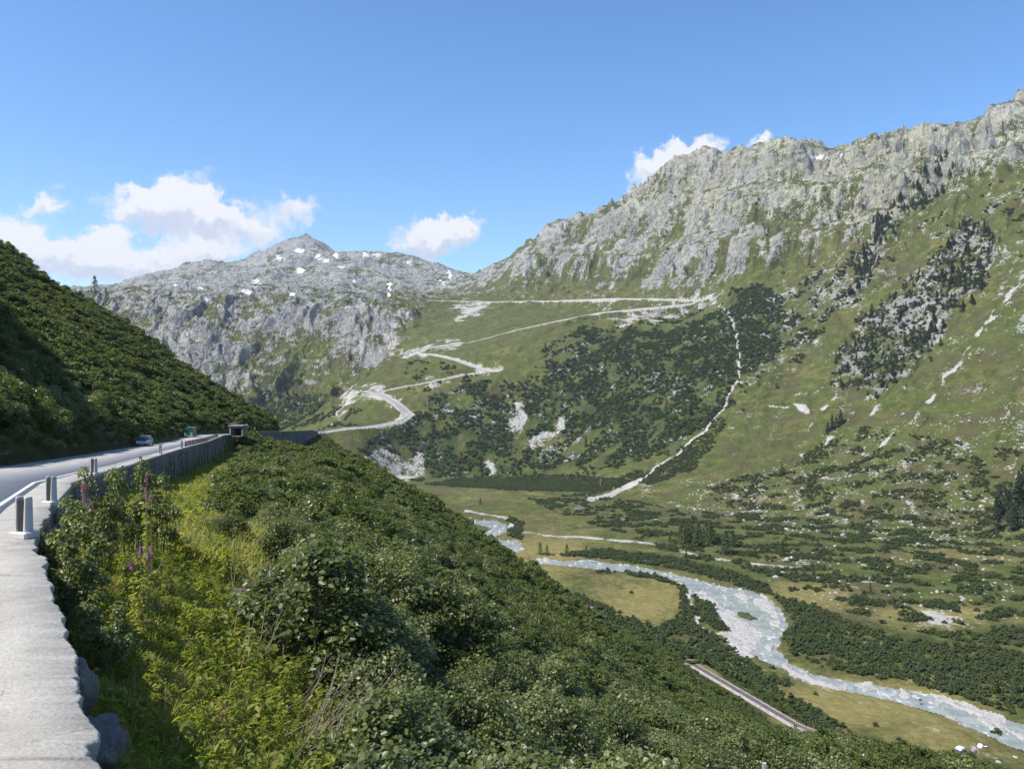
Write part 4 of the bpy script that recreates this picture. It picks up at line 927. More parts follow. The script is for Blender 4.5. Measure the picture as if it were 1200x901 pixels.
# near alder thicket
x, y, z, px, py, d = right_side(2600, 5.5, 46, 1); w = (~poly_in(px - 12, py + 25, MEADOW)) & (~poly_in(px, py, MEADOW)) & (d > 1.8) & (px > 100) & ~((px < 260) & (py > 600)); x, y, z, px, py = x[w], y[w], z[w], px[w], py[w]
i = thin(x, y, 1.42); x, y, z, px, py = x[i], y[i], z[i], px[i], py[i]
top = CY - F * (z + 2.3) / y; w = ~((px < 278) & (top < np.interp(px, [60, 200, 240, 262, 278], [604, 590, 575, 552, 530]))); x, y, z, px, py = x[w], y[w], z[w], px[w], py[w]
sc = .70 + .62 * RNG.uniform(size=len(x)) ** 1.3; sc *= 1 + .25 * fbm(x / 5, y / 5, 2, 77); sc = np.where(y < 9, sc * .72, sc)
order = np.argsort(y); big = order[:0]
_b = (np.random.default_rng(13).uniform(size=len(x)) < .10) & (y > 11) & (px > 330); sc = np.where(_b, sc * 1.4, sc)
vk = np.random.default_rng(6).choice(5, len(x), p=[.24, .24, .22, .12, .18])
for k in range(5): scatter('alder_thicket', np.stack([x, y, z - .1], 1)[vk == k], sc[vk == k], near_cb[k], 'dense leafy alder thicket filling the near slope right of the meadow strip', 'thicket', seed=k, tilt=.12)
# middle distance, right slope
x, y, z, px, py, d = right_side(15000, 44, 135, 2); w = ~((px < 278) & (CY - F * (z + 2.8) / y < np.interp(px, [60, 200, 240, 262, 278], [604, 590, 575, 552, 530]))); x, y, z = x[w], y[w], z[w]; i = thin(x, y, 1.9); x, y, z = x[i], y[i], z[i]; sc = .8 + .5 * RNG.uniform(size=len(x)); sc *= 1 + .5 * fbm(x / 14, y / 14, 3, 78)
for k in range(2): scatter('alder_slope', np.stack([x, y, z - .2], 1)[k::2], sc[k::2], mid_sh[k], 'mid green alder scrub covering the slope below the road', 'scrub', seed=10 + k, tilt=.1)
# far part of the right slope down to the railway and the river
x, y, z, px, py, d = right_side(60000, 132, 560, 3)
w = ~((px < 282) & (CY - F * (z + 3) / y < 545)); x, y, z, px, py = x[w], y[w], z[w], px[w], py[w]; rd = line_dist(x, y, RAIL)[0]; gap = poly_in(px, py, [(795,745),(850,770),(950,835),(1300,1000),(1300,860),(1000,785),(930,785),(880,775)]) | (z < FLOOR + 3.5)
gap2 = poly_in(px, py, [(588,638),(600,640),(622,668),(616,676),(600,660)]) | poly_in(px, py, [(655,712),(668,718),(664,728),(652,724)])
w = (rd > 5.0) & ~gap & ~gap2 & (fbm(x / 16, y / 16, 3, 79) > -.42); x, y, z = x[w], y[w], z[w]; i = thin(x, y, 2.6); x, y, z = x[i], y[i], z[i]
sc = .75 + .5 * RNG.uniform(size=len(x)); sc *= 1 + .5 * fbm(x / 25, y / 25, 3, 80); sc *= .45 + .55 * ss(8, 34, line_dist(x, y, RAIL)[0])
for k in range(2): scatter('slope_scrub', np.stack([x, y, z - .3], 1)[k::2], sc[k::2], far_sh[k], 'dark green shrubs closing over the lower slope above the river', 'scrub', seed=20 + k)
# left hillside
r = np.random.default_rng(9)
x, y = rand_xy(90000, 14, 385, -.9, -.15, r, 1.7); left = -(x - xw(y)) - RW; w = left > .8; x, y, left = x[w], y[w], left[w]; z = ground(x, y); px, py = proj(x, y, z)
glade = poly_in(px, py, [(218,500),(205,490),(222,470),(262,480),(300,490),(270,505),(240,508)]) & (r.uniform(size=len(x)) < .82)
w = ~glade & (fbm(x / 15, y / 15, 3, 81) > -.40); x, y, z, left = x[w], y[w], z[w], left[w]
nr_ = y < 120
for sel, step, srcs, nm in ((nr_, 1.7, mid_sh, 'roadside_alders'), (~nr_, 2.5, far_sh, 'hillside_scrub')):
    xx, yy_, zz, ll = x[sel], y[sel], z[sel], left[sel]; i = thin(xx, yy_, step); xx, yy_, zz, ll = xx[i], yy_[i], zz[i], ll[i]
    sc = (.75 + .6 * np.random.default_rng(4).uniform(size=len(xx))) * (1 + .55 * fbm(xx / 18, yy_ / 18, 3, 82)) * (.55 + .45 * ss(.5, 4, ll))
    for k in range(2): scatter(nm, np.stack([xx, yy_, zz - .3], 1)[k::2], sc[k::2], srcs[k], 'dark alder scrub covering the steep hillside above the road' if nm[0] == 'h' else 'shaded alder bushes crowding the inner edge of the road', 'scrub', seed=30 + k)

# far scrub on mountain and valley
def far_pts_of(n, mask_fn, y0, y1, u0, u1, seed, step):
    r = np.random.default_rng(seed); x, y = rand_xy(n, y0, y1, u0, u1, r); z = ground(x, y); px, py = proj(x, y, z); w = mask_fn(x, y, z, px, py, r); x, y, z = x[w], y[w], z[w]; i = thin(x, y, step); return np.stack([x[i], y[i], z[i]], 1)
def mk_forest(x, y, z, px, py, r):
    s_ = ground(x, y, 'SCR') * (ground(x, y, 'ROAD') < .1) * (ground(x, y, 'PALE') < .45); return r.uniform(size=len(x)) < np.clip((s_ - .30 + fbm(x / 45, y / 45, 4, 201) * .75) * 2.2, 0, 1) * (s_ > .12)
GF.SCR = MKF['scrub']; GF.PALE = MKF['pale']; GF.ROAD = MKF['road']; GN_.SCR = MKN['scrub']; GN_.PALE = MKN['pale']; GN_.ROAD = MKN['road']
P_ = far_pts_of(170000, mk_forest, 1250, 2500, -.45, .70, 51, 4.2)
for k in range(2): scatter('mountain_scrub', P_[k::2] - [0, 0, .8], np.random.default_rng(k).uniform(.9, 1.9, len(P_[k::2])), val_sh[k], 'dark green scrub and low forest covering the slope under the hairpins', 'scrub', seed=40 + k)
S_POLY = [([(905,697),(960,712),(1010,735),(1080,752),(1200,765),(1300,790),(1300,880),(1200,842),(1140,820),(1060,798),(1000,791),(960,781),(925,765),(918,745),(930,728)], .92),
 ([(640,650),(720,645),(780,652),(850,668),(900,686),(906,698),(850,682),(790,666),(700,654)], .9), ([(700,664),(760,669),(810,684),(808,690),(760,678),(700,672)], .8),
 ([(815,700),(832,705),(844,722),(852,740),(838,738),(824,728),(812,712)], 1.3),
 ([(798,688),(810,690),(808,705),(818,725),(830,740),(860,757),(880,777),(900,790),(935,803),(930,808),(880,792),(840,775),(810,758),(780,745),(770,735),(800,722),(797,705)], .95),
 ([(650,690),(700,705),(740,725),(790,745),(850,775),(900,800),(950,830),(1000,860),(1010,890),(950,880),(880,830),(800,780),(740,750)], 1.0),
 ([(620,585),(700,578),(800,600),(900,605),(1000,640),(1200,650),(1300,690),(1300,790),(1200,768),(1050,735),(950,705),(880,668),(780,650),(770,640),(650,600)], .40),
 ([(820,575),(950,530),(1010,500),(1200,530),(1400,540),(1400,650),(1200,650),(1000,640),(880,610)], .40),
 ([(500,568),(560,558),(640,556),(720,560),(780,545),(800,530),(835,495),(848,488),(850,500),(810,552),(760,567),(700,577),(600,574)], .95),
 ([(596,605),(612,612),(610,632),(594,628),(600,618)], .9), ([(1060,800),(1100,820),(1160,845),(1160,852),(1090,832)], .3), ([(940,806),(1000,830),(1060,870),(1130,900),(1000,900)], .12)]
def mk_val(x, y, z, px, py, r):
    p = np.zeros(len(x)); c = fbm(x / 34, y / 26, 4, 91)
    for q, k in S_POLY: p = np.maximum(p, poly_in(px + c * 8, py + c * 3, q) * k)
    p = np.where(p > .85, p + c * 1.3, (c + .10 > .36 - p * .5) * p * 1.5)
    wet = (ground(x, y, 'riv') > .2) | (ground(x, y, 'bar') > .2) | (ground(x, y, 'PALE') > .62)
    return (r.uniform(size=len(x)) < p) & ~wet & ~((fbm(x / 20, y / 16, 3, 92) > .33) & (p < 1.05))
P_ = far_pts_of(230000, mk_val, 345, 1500, -.2, .75, 52, 2.6)
for k in range(2): scatter('valley_scrub', P_[k::2] - [0, 0, .35], np.random.default_rng(k).uniform(.45, 1.15, len(P_[k::2])), val_sh[k], 'low dark shrubs massed along the river and across the valley floor', 'scrub', seed=50 + k)

# boulders
def rock_mesh(name, seed, mat, sub=2, flat=.7):
    import bmesh
    bm = bmesh.new(); bmesh.ops.create_icosphere(bm, subdivisions=sub, radius=1.0); r = random.Random(seed); pl = [(Vector((r.gauss(0, 1), r.gauss(0, 1), r.gauss(0, 1))).normalized(), r.uniform(.55, .95)) for _ in range(9)]
    for v in bm.verts:
        for nrm, dd_ in pl:
            e = v.co.dot(nrm) - dd_
            if e > 0: v.co -= nrm * e
        v.co *= 1 + r.uniform(-.05, .05); v.co.z *= flat
    me = bpy.data.meshes.new(name); bm.to_mesh(me); bm.free(); me.materials.append(mat)
    if sub > 2:
        from mathutils import noise as mn
        for v in me.vertices: v.co *= 1 + .28 * mn.noise(v.co * 1.7 + Vector((seed, 0, 0))) + .12 * mn.noise(v.co * 5)
        me.polygons.foreach_set('use_smooth', [True] * len(me.polygons))
    return me
M_BOULD = road_mat('pale_granite', (.30, .29, .27), (.50, .485, .455), .8, .9); M_GREYR = road_mat('grey_granite', (.24, .235, .225), (.42, .41, .39), 5, .9)
bould = rock_mesh('boulder', 4, M_BOULD, 1)
def mk_b(x, y, z, px, py, r):
    p = np.zeros(len(x)); c = fbm(x / 22, y / 30, 4, 95)
    for q, k in (([(780,590),(850,560),(950,540),(1010,500),(1200,470),(1400,480),(1400,650),(1200,640),(1050,640),(900,620)], .8), ([(860,640),(1000,640),(1250,650),(1250,740),(1000,730),(900,680)], .25), ([(950,420),(1250,300),(1250,500),(1000,520)], .12), ([(620,345),(900,300),(900,350),(640,352)], .25)): p = np.maximum(p, poly_in(px, py, q) * k)
    return (r.uniform(size=len(x)) < p * np.clip(.25 + c * 2.2, 0.03, 1)) & (ground(x, y, 'riv') < .2)
P_ = far_pts_of(52000, mk_b, 430, 1700, 0, .75, 53, 1.5)
scatter('boulder_field', P_, np.random.default_rng(3).gamma(2.2, .38, len(P_)) + .35, bould, 'pale granite boulders strewn over the foot of the right mountain', 'boulders', seed=60)
P_ = far_pts_of(60000, lambda x, y, z, px, py, r: ((ground(x, y, 'bar') > .5) & (r.uniform(size=len(x)) < .5)) | ((ground(x, y, 'riv') > .5) & (r.uniform(size=len(x)) < .05)), 340, 900, -.1, .75, 54, 1.2)
P_[:, 2] = np.maximum(P_[:, 2], WATER_Z - .1); scatter('river_cobbles', P_, np.random.default_rng(3).gamma(2, .16, len(P_)) + .15, bould, 'grey and white cobbles lying on the gravel banks of the river', 'cobbles', seed=61)
for (px, py, s_, lab) in ((1128, 433, 3.2, 'flat pale boulder on the grass slope left of the debris streak'), (1146, 415, 4.0, 'pale slab boulder on the upper grass slope at the right edge'), (1128, 585, 4.2, 'large flat whitish boulder in the rubble field at the slope foot'), (868, 596, 3.0, 'rounded pale boulder among the dark shrubs at the slope foot'), (889, 595, 3.4, 'white angular boulder among the shrubs at the slope foot'),
                          (1050, 487, 2.6, 'small pale boulder in the grass below the spruce crag'), (1195, 510, 3.0, 'pale boulder on the grass near the right-hand conifer stand'), (1190, 887, 1.1, 'small white boulder on the meadow by the river, farthest right'), (1170, 893, 1.5, 'low grey boulder on the meadow below the tents')):
    p = cast(px, py, 300); o = link('boulder', rock_mesh('boulder', px, M_BOULD, 2, .55), None, p + Vector((0, 0, .1 * s_))); o.scale = (s_, s_ * .8, s_ * .8); o.rotation_euler.z = px; tag(o, lab, 'boulder', 'boulders on the slopes and meadow')

# conifers
def conifer(seed, mat, h=1.0, wid=.2, n=520, sparse=1.0, size=.06):
    rng = np.random.default_rng(seed); hh = rng.uniform(0, 1, n) ** 1.1; lay = np.floor(hh * 16) / 16 + rng.uniform(0, .03, n); a = rng.uniform(0, 6.283, n); kk = 1 + .3 * np.sin(a * 3 + seed + lay * 20)
    r_ = wid * (1 - lay) ** .8 * (.25 + .75 * rng.uniform(0, 1, n) ** .5) * kk; Pn = np.stack([np.cos(a) * r_, np.sin(a) * r_, .1 + .9 * lay - r_ * .35 + .02], 1)
    N = np.stack([np.cos(a) * .5, np.sin(a) * .5, np.ones(n)], 1) + rng.normal(size=(n, 3)) * .3; N /= np.linalg.norm(N, axis=1)[:, None]
    V, Q = leaves(Pn, N, size * (1.25), rng, False, .7); V2 = V * h
    mb = MB(); mb.tube([(0, 0, -.06 * h), (0, 0, .5 * h), (0, 0, .98 * h)], [.022 * h, .013 * h, .003 * h], 5)
    return raw_mesh('crown', V2, [Q], mat), mb.mesh('trunk', M_BARK)
CON = [conifer(70 + k, M_CON, 1, .20 + .04 * k, 420, size=.075) for k in range(3)]; LAR = [conifer(80 + k, M_LARCH, 1, .26 + .03 * k, 380, size=.075) for k in range(2)]
def tree(src, p, h, label, cat, group, rz=0, parts=True, wide=1.0):
    if parts:
        t_ = empty('conifer_tree', p, rz, label=label, cat=cat, group=group); t_.scale = (h * wide, h * wide, h); link('trunk', src[1], t_); link('crown', src[0], t_)
    else:
        t_ = link('conifer_tree', src[2], None, p); t_.rotation_euler.z = rz; t_.scale = (h * wide, h * wide, h); tag(t_, label, cat, group)
    return t_
CONC = [(f, s_, combo(f, s_, 'conifer')) for f, s_ in CON]; LARC = [(f, s_, combo(f, s_, 'conifer')) for f, s_ in LAR]
def tree_px(px, py, hpx, kind, label, cat, group, dmin=300, **kw):
    p = cast(px, py, dmin); return tree((CONC if kind == 'c' else LARC)[int(px) % (3 if kind == 'c' else 2)], p - Vector((0, 0, .2)), hpx / F * p.y, label, cat, group, px, **kw)
G1 = 'larches standing on the valley meadow'
for px, py, h, lab in ((633,649,14,'dark round-topped larch on the far river bank, left one of a pair'), (641,650,12,'pointed larch on the far river bank, right one of a pair'), (664,649,13,'broad lone larch on the pale meadow right of the pair by the river'), (687,645,7,'small lone larch on the pale meadow below the valley path'),
                       (804,660,16,'pale larch in front of the shrub belt above the river'), (917,651,19,'tall larch standing alone right of the big larch clump'), (785,645,18,'larch at the left end of the big valley clump'), (791,646,15,'lighter larch beside the left end of the valley clump'), (851,650,27,'tallest dark larch right of the valley clump'), (859,641,18,'larch just behind the tallest dark larch'),
                       (835,626,12,'small larch in the gap right of the valley clump'), (563,591,8,'tiny lone conifer on the far yellow meadow'), (916,556,13,'dark lone conifer among the boulders at the slope foot'), (1165,812,18,'dark rounded conifer in the riverside scrub near the right edge'), (1190,812,17,'conifer in the riverside scrub at the right edge of the photograph'),
                       (998,618,11,'small larch among the shrubs at the foot of the slope'), (1020,695,12,'larch in the shrub belt in the middle of the valley floor'), (700,612,9,'small larch beside the dark shrubs below the rock fall'), (760,628,10,'small larch left of the valley clump near the path')):
    tree_px(px, py, h, 'l', lab, 'tree', G1, wide=1.1 if h < 20 else 1)
rr = random.Random(12)
for k in range(16):
    px = 798 + k * 2.4 + rr.uniform(-1.5, 1.5); tree_px(px, 633 + rr.uniform(-4, 8), rr.uniform(17, 29), 'l', 'tall larch in the dense clump on the valley floor', 'tree', 'larches of the dense valley clump')
for k in range(34):
    px = rr.uniform(1166, 1225); top_ = 640 - (px - 1166) * 1.2; py = rr.uniform(max(560, top_ - 40), 628 - rr.uniform(0, 10)); tree_px(px, py, rr.uniform(18, 30), 'c', 'dark conifer in the stand on the lower slope at the right edge', 'tree', 'conifers of the stand at the right edge')
for k, (px, py, h) in enumerate(((970,506,13),(975,503,17),(980,501,13),(985,497,18),(968,509,8))): tree_px(px, py, h, 'c', 'conifer in the small group on the grass slope under the crag', 'tree', 'conifers of the small group under the crag')
tree_px(111, 347, 24, 'l', 'larch on the skyline of the left hillside, the taller of two', 'tree', 'larches on the left skyline', dmin=100)
tree_px(124, 357, 20, 'l', 'larch on the left skyline, the lower right of two', 'tree', 'larches on the left skyline', dmin=100)
n = 0; allc = []
for q, cnt in ((CRAG, 140), (CRAG2, 25), (CRAG3, 30)):
    xs_ = [p[0] for p in q]; ys_ = [p[1] for p in q]; m_ = 0
    while m_ < cnt:
        a_, b_ = rr.uniform(min(xs_), max(xs_)), rr.uniform(min(ys_), max(ys_))
        if not poly_in(np.array([a_]), np.array([b_]), q)[0]: continue
        if gnoise(np.array([a_ / 17.]), np.array([b_ / 14.]), 5)[0] < -.06: continue
        m_ += 1; tree_px(a_, b_, rr.uniform(5, 11.5), 'c', 'small dark conifer on the rocky crag of the right mountain', 'tree', 'conifers on the crags of the right mountain', parts=False, dmin=900, wide=1.25)
m_ = 0
while m_ < 25:
    a_, b_ = rr.uniform(640, 850), rr.uniform(380, 520)
    if poly_in(np.array([a_]), np.array([b_]), SCRUBF)[0]: m_ += 1; tree_px(a_, b_, rr.uniform(5, 10), 'c', 'small dark conifer rising from the scrub of the forested slope', 'tree', 'conifers in the scrub of the forested slope', parts=False, dmin=1200, wide=1.3)

def mk_wood(x, y, z, px, py, r):
    k = np.zeros(len(x))
    for q, w_ in ((CRAG, .62), (CRAG2, .8), (CRAG3, .5), (SCRUBF, .10), ([(880,480),(960,420),(975,340),(1010,290),(900,345)], .07), ([(1060,330),(1130,250),(1180,290),(1150,380),(1080,440)], .10), ([(900,300),(1000,240),(1100,170),(1130,200),(1000,290)], .10)): k = np.maximum(k, poly_in(px, py, q) * w_)
    return r.uniform(size=len(x)) < k * np.clip(.5 + fbm(x / 40, y / 40, 3, 97) * 2.5, 0, 1)
P_ = far_pts_of(9000, mk_wood, 1150, 2100, 0, .72, 57, 7)
scatter('conifer_wood', P_ - [0, 0, .5], np.random.default_rng(2).uniform(7, 17, len(P_)), CONC[1][2], 'dark conifers crowding the crags and the forested slope behind the single ones', 'wood', seed=90)

# ---------------------------------------------------------------- meadow strip beside the wall
def tuft(seed, n, h, w, spread, mat):
    r = np.random.default_rng(seed); b = np.stack([r.normal(0, spread, n), r.normal(0, spread, n), np.zeros(n)], 1); a = r.uniform(0, 6.283, n); ln = h * r.uniform(.5, 1.1, n); lean = r.uniform(.15, .75, n)
    d = np.stack([np.cos(a) * lean, np.sin(a) * lean, np.ones(n)], 1); sd = np.stack([-np.sin(a), np.cos(a), np.zeros(n)], 1) * w
    m_ = b + d * ln[:, None] * .55; t_ = b + d * ln[:, None] * np.array([1.35, 1.35, .92]); V = np.stack([b - sd, b + sd, m_ + sd * .8, m_ - sd * .8, t_], 1).reshape(-1, 3); i = (np.arange(n) * 5)[:, None]
    return raw_mesh('tuft', V, [i + np.array([[0, 1, 2, 3]]), i + np.array([[3, 2, 4]])], mat)
def herb(seed, n, h, r0, size, mat, asp=.45):
    r = np.random.default_rng(seed); hz = r.uniform(0, 1, n) ** .7 * h; a = r.uniform(0, 6.283, n); q = r0 * r.uniform(.1, 1, n) * (1 - .4 * hz / h); Pn = np.stack([np.cos(a) * q, np.sin(a) * q, hz], 1)
    N = np.stack([np.cos(a) * .5, np.sin(a) * .5, np.ones(n)], 1) + r.normal(size=(n, 3)) * .35; N /= np.linalg.norm(N, axis=1)[:, None]; V, Q = leaves(Pn, N, size, r, True, asp); return raw_mesh('herb', V, [Q], mat)
def meadow(n, seed, step, y0=4.5, y1=34, dens=None):
    r = np.random.default_rng(seed); x, y = rand_xy(n, y0, y1, -.62, -.05, r, 1.5); d = x - xw(y); z = ground(x, y); px, py = proj(x, y, z); w = (d > .35) & (poly_in(px, py, MEADOW) | (d < 2.2)); x, y, z, px, py = x[w], y[w], z[w], px[w], py[w]
    if dens is not None: w = r.uniform(size=len(x)) < dens(x, y); x, y, z = x[w], y[w], z[w]
    i = thin(x, y, step); return np.stack([x[i], y[i], z[i]], 1)
P_ = meadow(80000, 1, .17)
for k in range(3): scatter('meadow_grass', P_[k::3], np.random.default_rng(k).uniform(.55, 1.25, len(P_[k::3])), tuft(90 + k, 46, .30, .006, .07, M_GRASS), 'yellow-green grass of the lit meadow strip beside the retaining wall', 'grass', seed=70 + k, tilt=.15)
P_ = meadow(40000, 2, .24, dens=lambda x, y: np.clip(.55 + fbm(x / 1.6, y / 1.6, 3, 7) * 2.2, 0, 1))
for k, (a_, b_, c_, d_, e_) in enumerate(((60, .34, .17, .065, .42), (44, .22, .16, .09, .75), (80, .48, .15, .085, .2))):
    scatter('meadow_herbs', P_[k::3], np.random.default_rng(k).uniform(.5, 1.3, len(P_[k::3])), herb(95 + k, a_, b_, c_, d_, M_HERB, e_), 'leafy herbs and weeds growing through the meadow strip', 'herbs', seed=75 + k, tilt=.2)
P_ = meadow(9000, 3, .55, dens=lambda x, y: np.clip(.1 + fbm(x / 2.2, y / 2.2, 3, 17) * 1.5, 0, 1))
scatter('withered_weeds', P_, np.random.default_rng(8).uniform(.5, 1.2, len(P_)), herb(99, 40, .30, .2, .06, M_DRYLEAF, .3), 'withered brown weeds among the meadow herbs', 'weeds', seed=79, tilt=.2)
r = np.random.default_rng(71); x, y = rand_xy(60000, 24, 212, -.50, -.22, r, 1.4); d = x - xw(y); z = ground(x, y); px, py = proj(x, y, z); w = (d > .3) & (d < 16) & (px < 300); x, y, z = x[w], y[w], z[w]; i = thin(x, y, .55)
scatter('rough_grass', np.stack([x, y, z], 1)[i], r.uniform(1.5, 3.2, len(i)), tuft(93, 60, .28, .012, .12, M_GRASS), 'rough grass and weeds along the foot of the far masonry wall', 'grass', seed=81, tilt=.2)
w = (r.uniform(size=len(i)) < .12); scatter('wall_foot_weeds', np.stack([x, y, z], 1)[i][w], r.uniform(1.2, 2.6, w.sum()), herb(97, 90, .4, .35, .10, M_HERB, .5), 'green weeds along the foot of the far masonry wall', 'weeds', seed=82)
# under-storey herbs at the edge of the thicket
r = np.random.default_rng(77); x, y = rand_xy(9000, 5, 20, -.4, .7, r, 1.6); z = ground(x, y); i = thin(x, y, .38)
scatter('understorey_herbs', np.stack([x, y, z], 1)[i], r.uniform(.6, 1.4, len(i)), herb(98, 60, .45, .25, .09, M_HERB, .5), 'green undergrowth between the alder stems', 'herbs', seed=80, tilt=.15)
# dead twigs leaning out of the thicket
mb = MB(); rr = random.Random(31)
def twig(px, py, L_, az, el):
    p = cast(px, py, 4.0); d = Vector((math.cos(az) * math.cos(el), math.sin(az) * math.cos(el), math.sin(el))); q = p + Vector((0, 0, .05)); pts = [q]
    for k in range(3): d = (d + Vector((rr.uniform(-.26, .26), rr.uniform(-.26, .26), rr.uniform(-.05, .26)))).normalized(); q = q + d * L_ / 3; pts.append(q)
    w_ = rr.uniform(.004, .011); mb.tube(pts, [w_, w_ * .85, w_ * .65, w_ * .35], 4)
for k in range(80): twig(rr.gauss(372, 24), rr.gauss(872, 24), rr.uniform(.7, 1.7), rr.gauss(.35, .4), rr.uniform(.2, .85))
for k in range(90): twig(rr.uniform(420, 500), rr.uniform(880, 960), rr.uniform(.8, 1.6), rr.gauss(.5, .5), rr.uniform(.4, 1.1))
for k in range(55): twig(rr.uniform(270, 350), rr.uniform(700, 800), rr.uniform(.6, 1.5), rr.gauss(1.0, .8), rr.uniform(.7, 1.4))
for k in range(40): twig(rr.uniform(160, 340), rr.uniform(640, 880), rr.uniform(.4, .9), rr.uniform(0, 6), rr.uniform(.1, 1.2))
tag(mb.build('dead_twigs', M_TWIG), 'bare grey and tan dead twigs leaning out from under the alders', 'twigs', kind='stuff')

# individual shrubs
def shrub(px, py, h, wid, lab, k=0, mat=None, dmin=4.0, src=None):
    p = cast(px, py, dmin); f, s_ = (src or near_sh[k % 3]); t_ = empty('alder_shrub', p - Vector((0, 0, .1)), px * 1.7, label=lab, cat='shrub'); t_.scale = (wid / 2.3, wid / 2.3, h / 2.1); link('stem', s_, t_); link('foliage', f, t_); return t_
shrub(372, 800, 3.3, 4.0, 'large dark alder shrub standing highest in the left half of the near thicket', 0)
shrub(345, 735, 2.3, 2.4, 'bushy alder left of and touching the large dark alder shrub', 1)
shrub(420, 830, 2.3, 3.0, 'rounded alder directly right of and below the large dark alder shrub', 2)
shrub(262, 640, 1.5, 2.0, 'leafy alder at the upper edge of the meadow strip, below the masonry wall', 1)
shrub(1150, 1130, 2.0, 3.2, 'alder shrub closing the lower right end of the near thicket, under the tents', 2)
shrub(930, 1130, 3.0, 3.4, 'alder shrub with the tallest top on the thicket edge below the railway', 0)
tall_src = [shrub_meshes(2600, .75, 2.4, 30, .070, 15 + k, M_ALDER, True, 16, .30, .02) for k in range(2)]
for k, (x_, y_, h_, w_, lab) in enumerate(((-6.9, 12.6, 2.9, 1.5, 'tall leafy bush reaching over the ledge right beside the nearest guard post'), (-7.9, 14.4, 3.1, 1.6, 'tall bush growing up against the wall between the nearest two guard posts'), (-8.4, 16.4, 3.3, 1.5, 'bush with seed heads standing above the ledge behind the second guard post'),
                                           (-9.2, 19.5, 3.9, 1.7, 'tallest bush by the wall, in front of the third guard post'), (-9.9, 22.5, 3.6, 1.7, 'bush half hiding the start of the bare masonry wall'), (-5.9, 11.6, 1.9, 1.2, 'low bush at the wall foot nearest the camera'))):
    z_ = gz(x_, y_); f, s_ = tall_src[k % 2]; t_ = empty('leafy_bush', (x_, y_, z_ - .1), k, label=lab, cat='bush'); t_.scale = (w_ / 1.95, w_ / 1.95, h_ / 2.6); link('stem', s_, t_); link('foliage', f, t_)
for (px, py, lab) in ((1138, 886, 'small dark bush on the meadow between the tents and the camera'), (1080, 829, 'round bush on the near river bank above the tents'), (1168, 862, 'largest bush on the near river bank, right of the tents'), (1077, 823, 'low bush at the edge of the near river bank'), (1040, 812, 'small bush on the near bank by the gravel spit'), (905, 783, 'small bush at the upper end of the pale riverside meadow'), (740, 695, 'round dark bush in the middle of the pale meadow by the river'), (1160, 826, 'bush at the edge of the far river bank right of the gravel bar')):
    p = cast(px, py, 300); t_ = link('bush', val_sh[px % 2], None, p - Vector((0, 0, .2))); t_.scale = (.8, .8, .8) if px != 1168 else (1.2, 1.2, 1.3); tag(t_, lab, 'bush', 'bushes standing alone on the river meadow')

# fireweed
def fireweed(x_, y_, h_, lab, fade=False):
    r = random.Random(int(x_ * 100)); z_ = gz(x_, y_); t_ = empty('fireweed', (x_, y_, z_), 0, label=lab, cat='flower', group='fireweed plants by the wall')
    sm = MB(); bl = []; bn = []; lf = []; ln = []
    for k in range(4):
        a, b = r.uniform(-.22, .22), r.uniform(-.22, .22); hh = h_ * r.uniform(.85, 1.05); sm.tube([(a * .5, b * .5, 0), (a * .8, b * .8, hh * .5), (a, b, hh)], [.009, .007, .003], 4)
        for q in range(34): w_ = r.uniform(0, 1); an = r.uniform(0, 6.28); rr_ = .05 * (1 - w_ * .75); bl.append((a + math.cos(an) * rr_, b + math.sin(an) * rr_, hh - .22 + .22 * w_)); bn.append((math.cos(an), math.sin(an), .4))
        for q in range(44): w_ = r.uniform(.05, .74); an = r.uniform(0, 6.28); lf.append((a * w_ + math.cos(an) * .08, b * w_ + math.sin(an) * .08, hh * w_)); ln.append((math.cos(an) * .5, math.sin(an) * .5, 1))
    sm.build('stem', M_TWIG, t_); g = np.random.default_rng(1); nrm = lambda A: np.array(A) / np.linalg.norm(np.array(A), axis=1)[:, None]
    V, Q = leaves(np.array(lf), nrm(ln), .12, g, True, .25); link('foliage', raw_mesh('foliage', V, [Q], M_HERB), t_); V, Q = leaves(np.array(bl), nrm(bn), .036, g, False, .8); link('blossom', raw_mesh('blossom', V, [Q], M_PINK), t_)
for x_, y_, h_, lab in ((-8.05, 15.2, 2.45, 'magenta fireweed in front of the second guard post, leftmost spike cluster'), (-8.05, 17.8, 2.75, 'brightest magenta fireweed spikes above the ledge in the middle of the bushes'), (-6.3, 13.6, 1.9, 'small dull pink fireweed low in the bush beside the nearest guard post'), (-6.4, 19.4, 1.3, 'faded fireweed in the upper meadow strip below the masonry wall')):
    fireweed(x_, y_, h_ * .86, lab)
for (px, py, s_, lab, m_) in ((205, 716, .20, 'pale stone lying in the grass in the middle of the meadow strip', M_BOULD), (259, 760, .17, 'small whitish stone at the lower edge of the meadow by the twigs', M_BOULD), (220, 868, .24, 'smooth grey-green boulder in the meadow at the edge of the wall shadow', M_GREYR), (243, 826, .12, 'dark flat stone in the reddish herbs', M_GREYR)):
    p = cast(px, py, 4); o = link('stone', rock_mesh('stone', px, m_, 2), None, p + Vector((0, 0, s_ * .35))); o.scale = (s_, s_ * .8, s_); o.name = 'boulder'; tag(o, lab, 'stone', 'stones lying in the meadow strip')
for x_, y_, s_, lab in ((-4.05, 7.9, .22, 'rounded boulder bulging from the wall foot halfway along the near ledge'), (-5.1, 9.4, .24, 'small boulder at the wall foot beyond the bulging one')):
    o = link('boulder', rock_mesh('boulder', int(x_ * 10), M_STONE, 3, 1.2), None, (x_, y_, float(zr(y_)) - .95)); o.scale = (s_, s_, s_ * 1.3); tag(o, lab, 'boulder', 'boulders at the foot of the near wall')
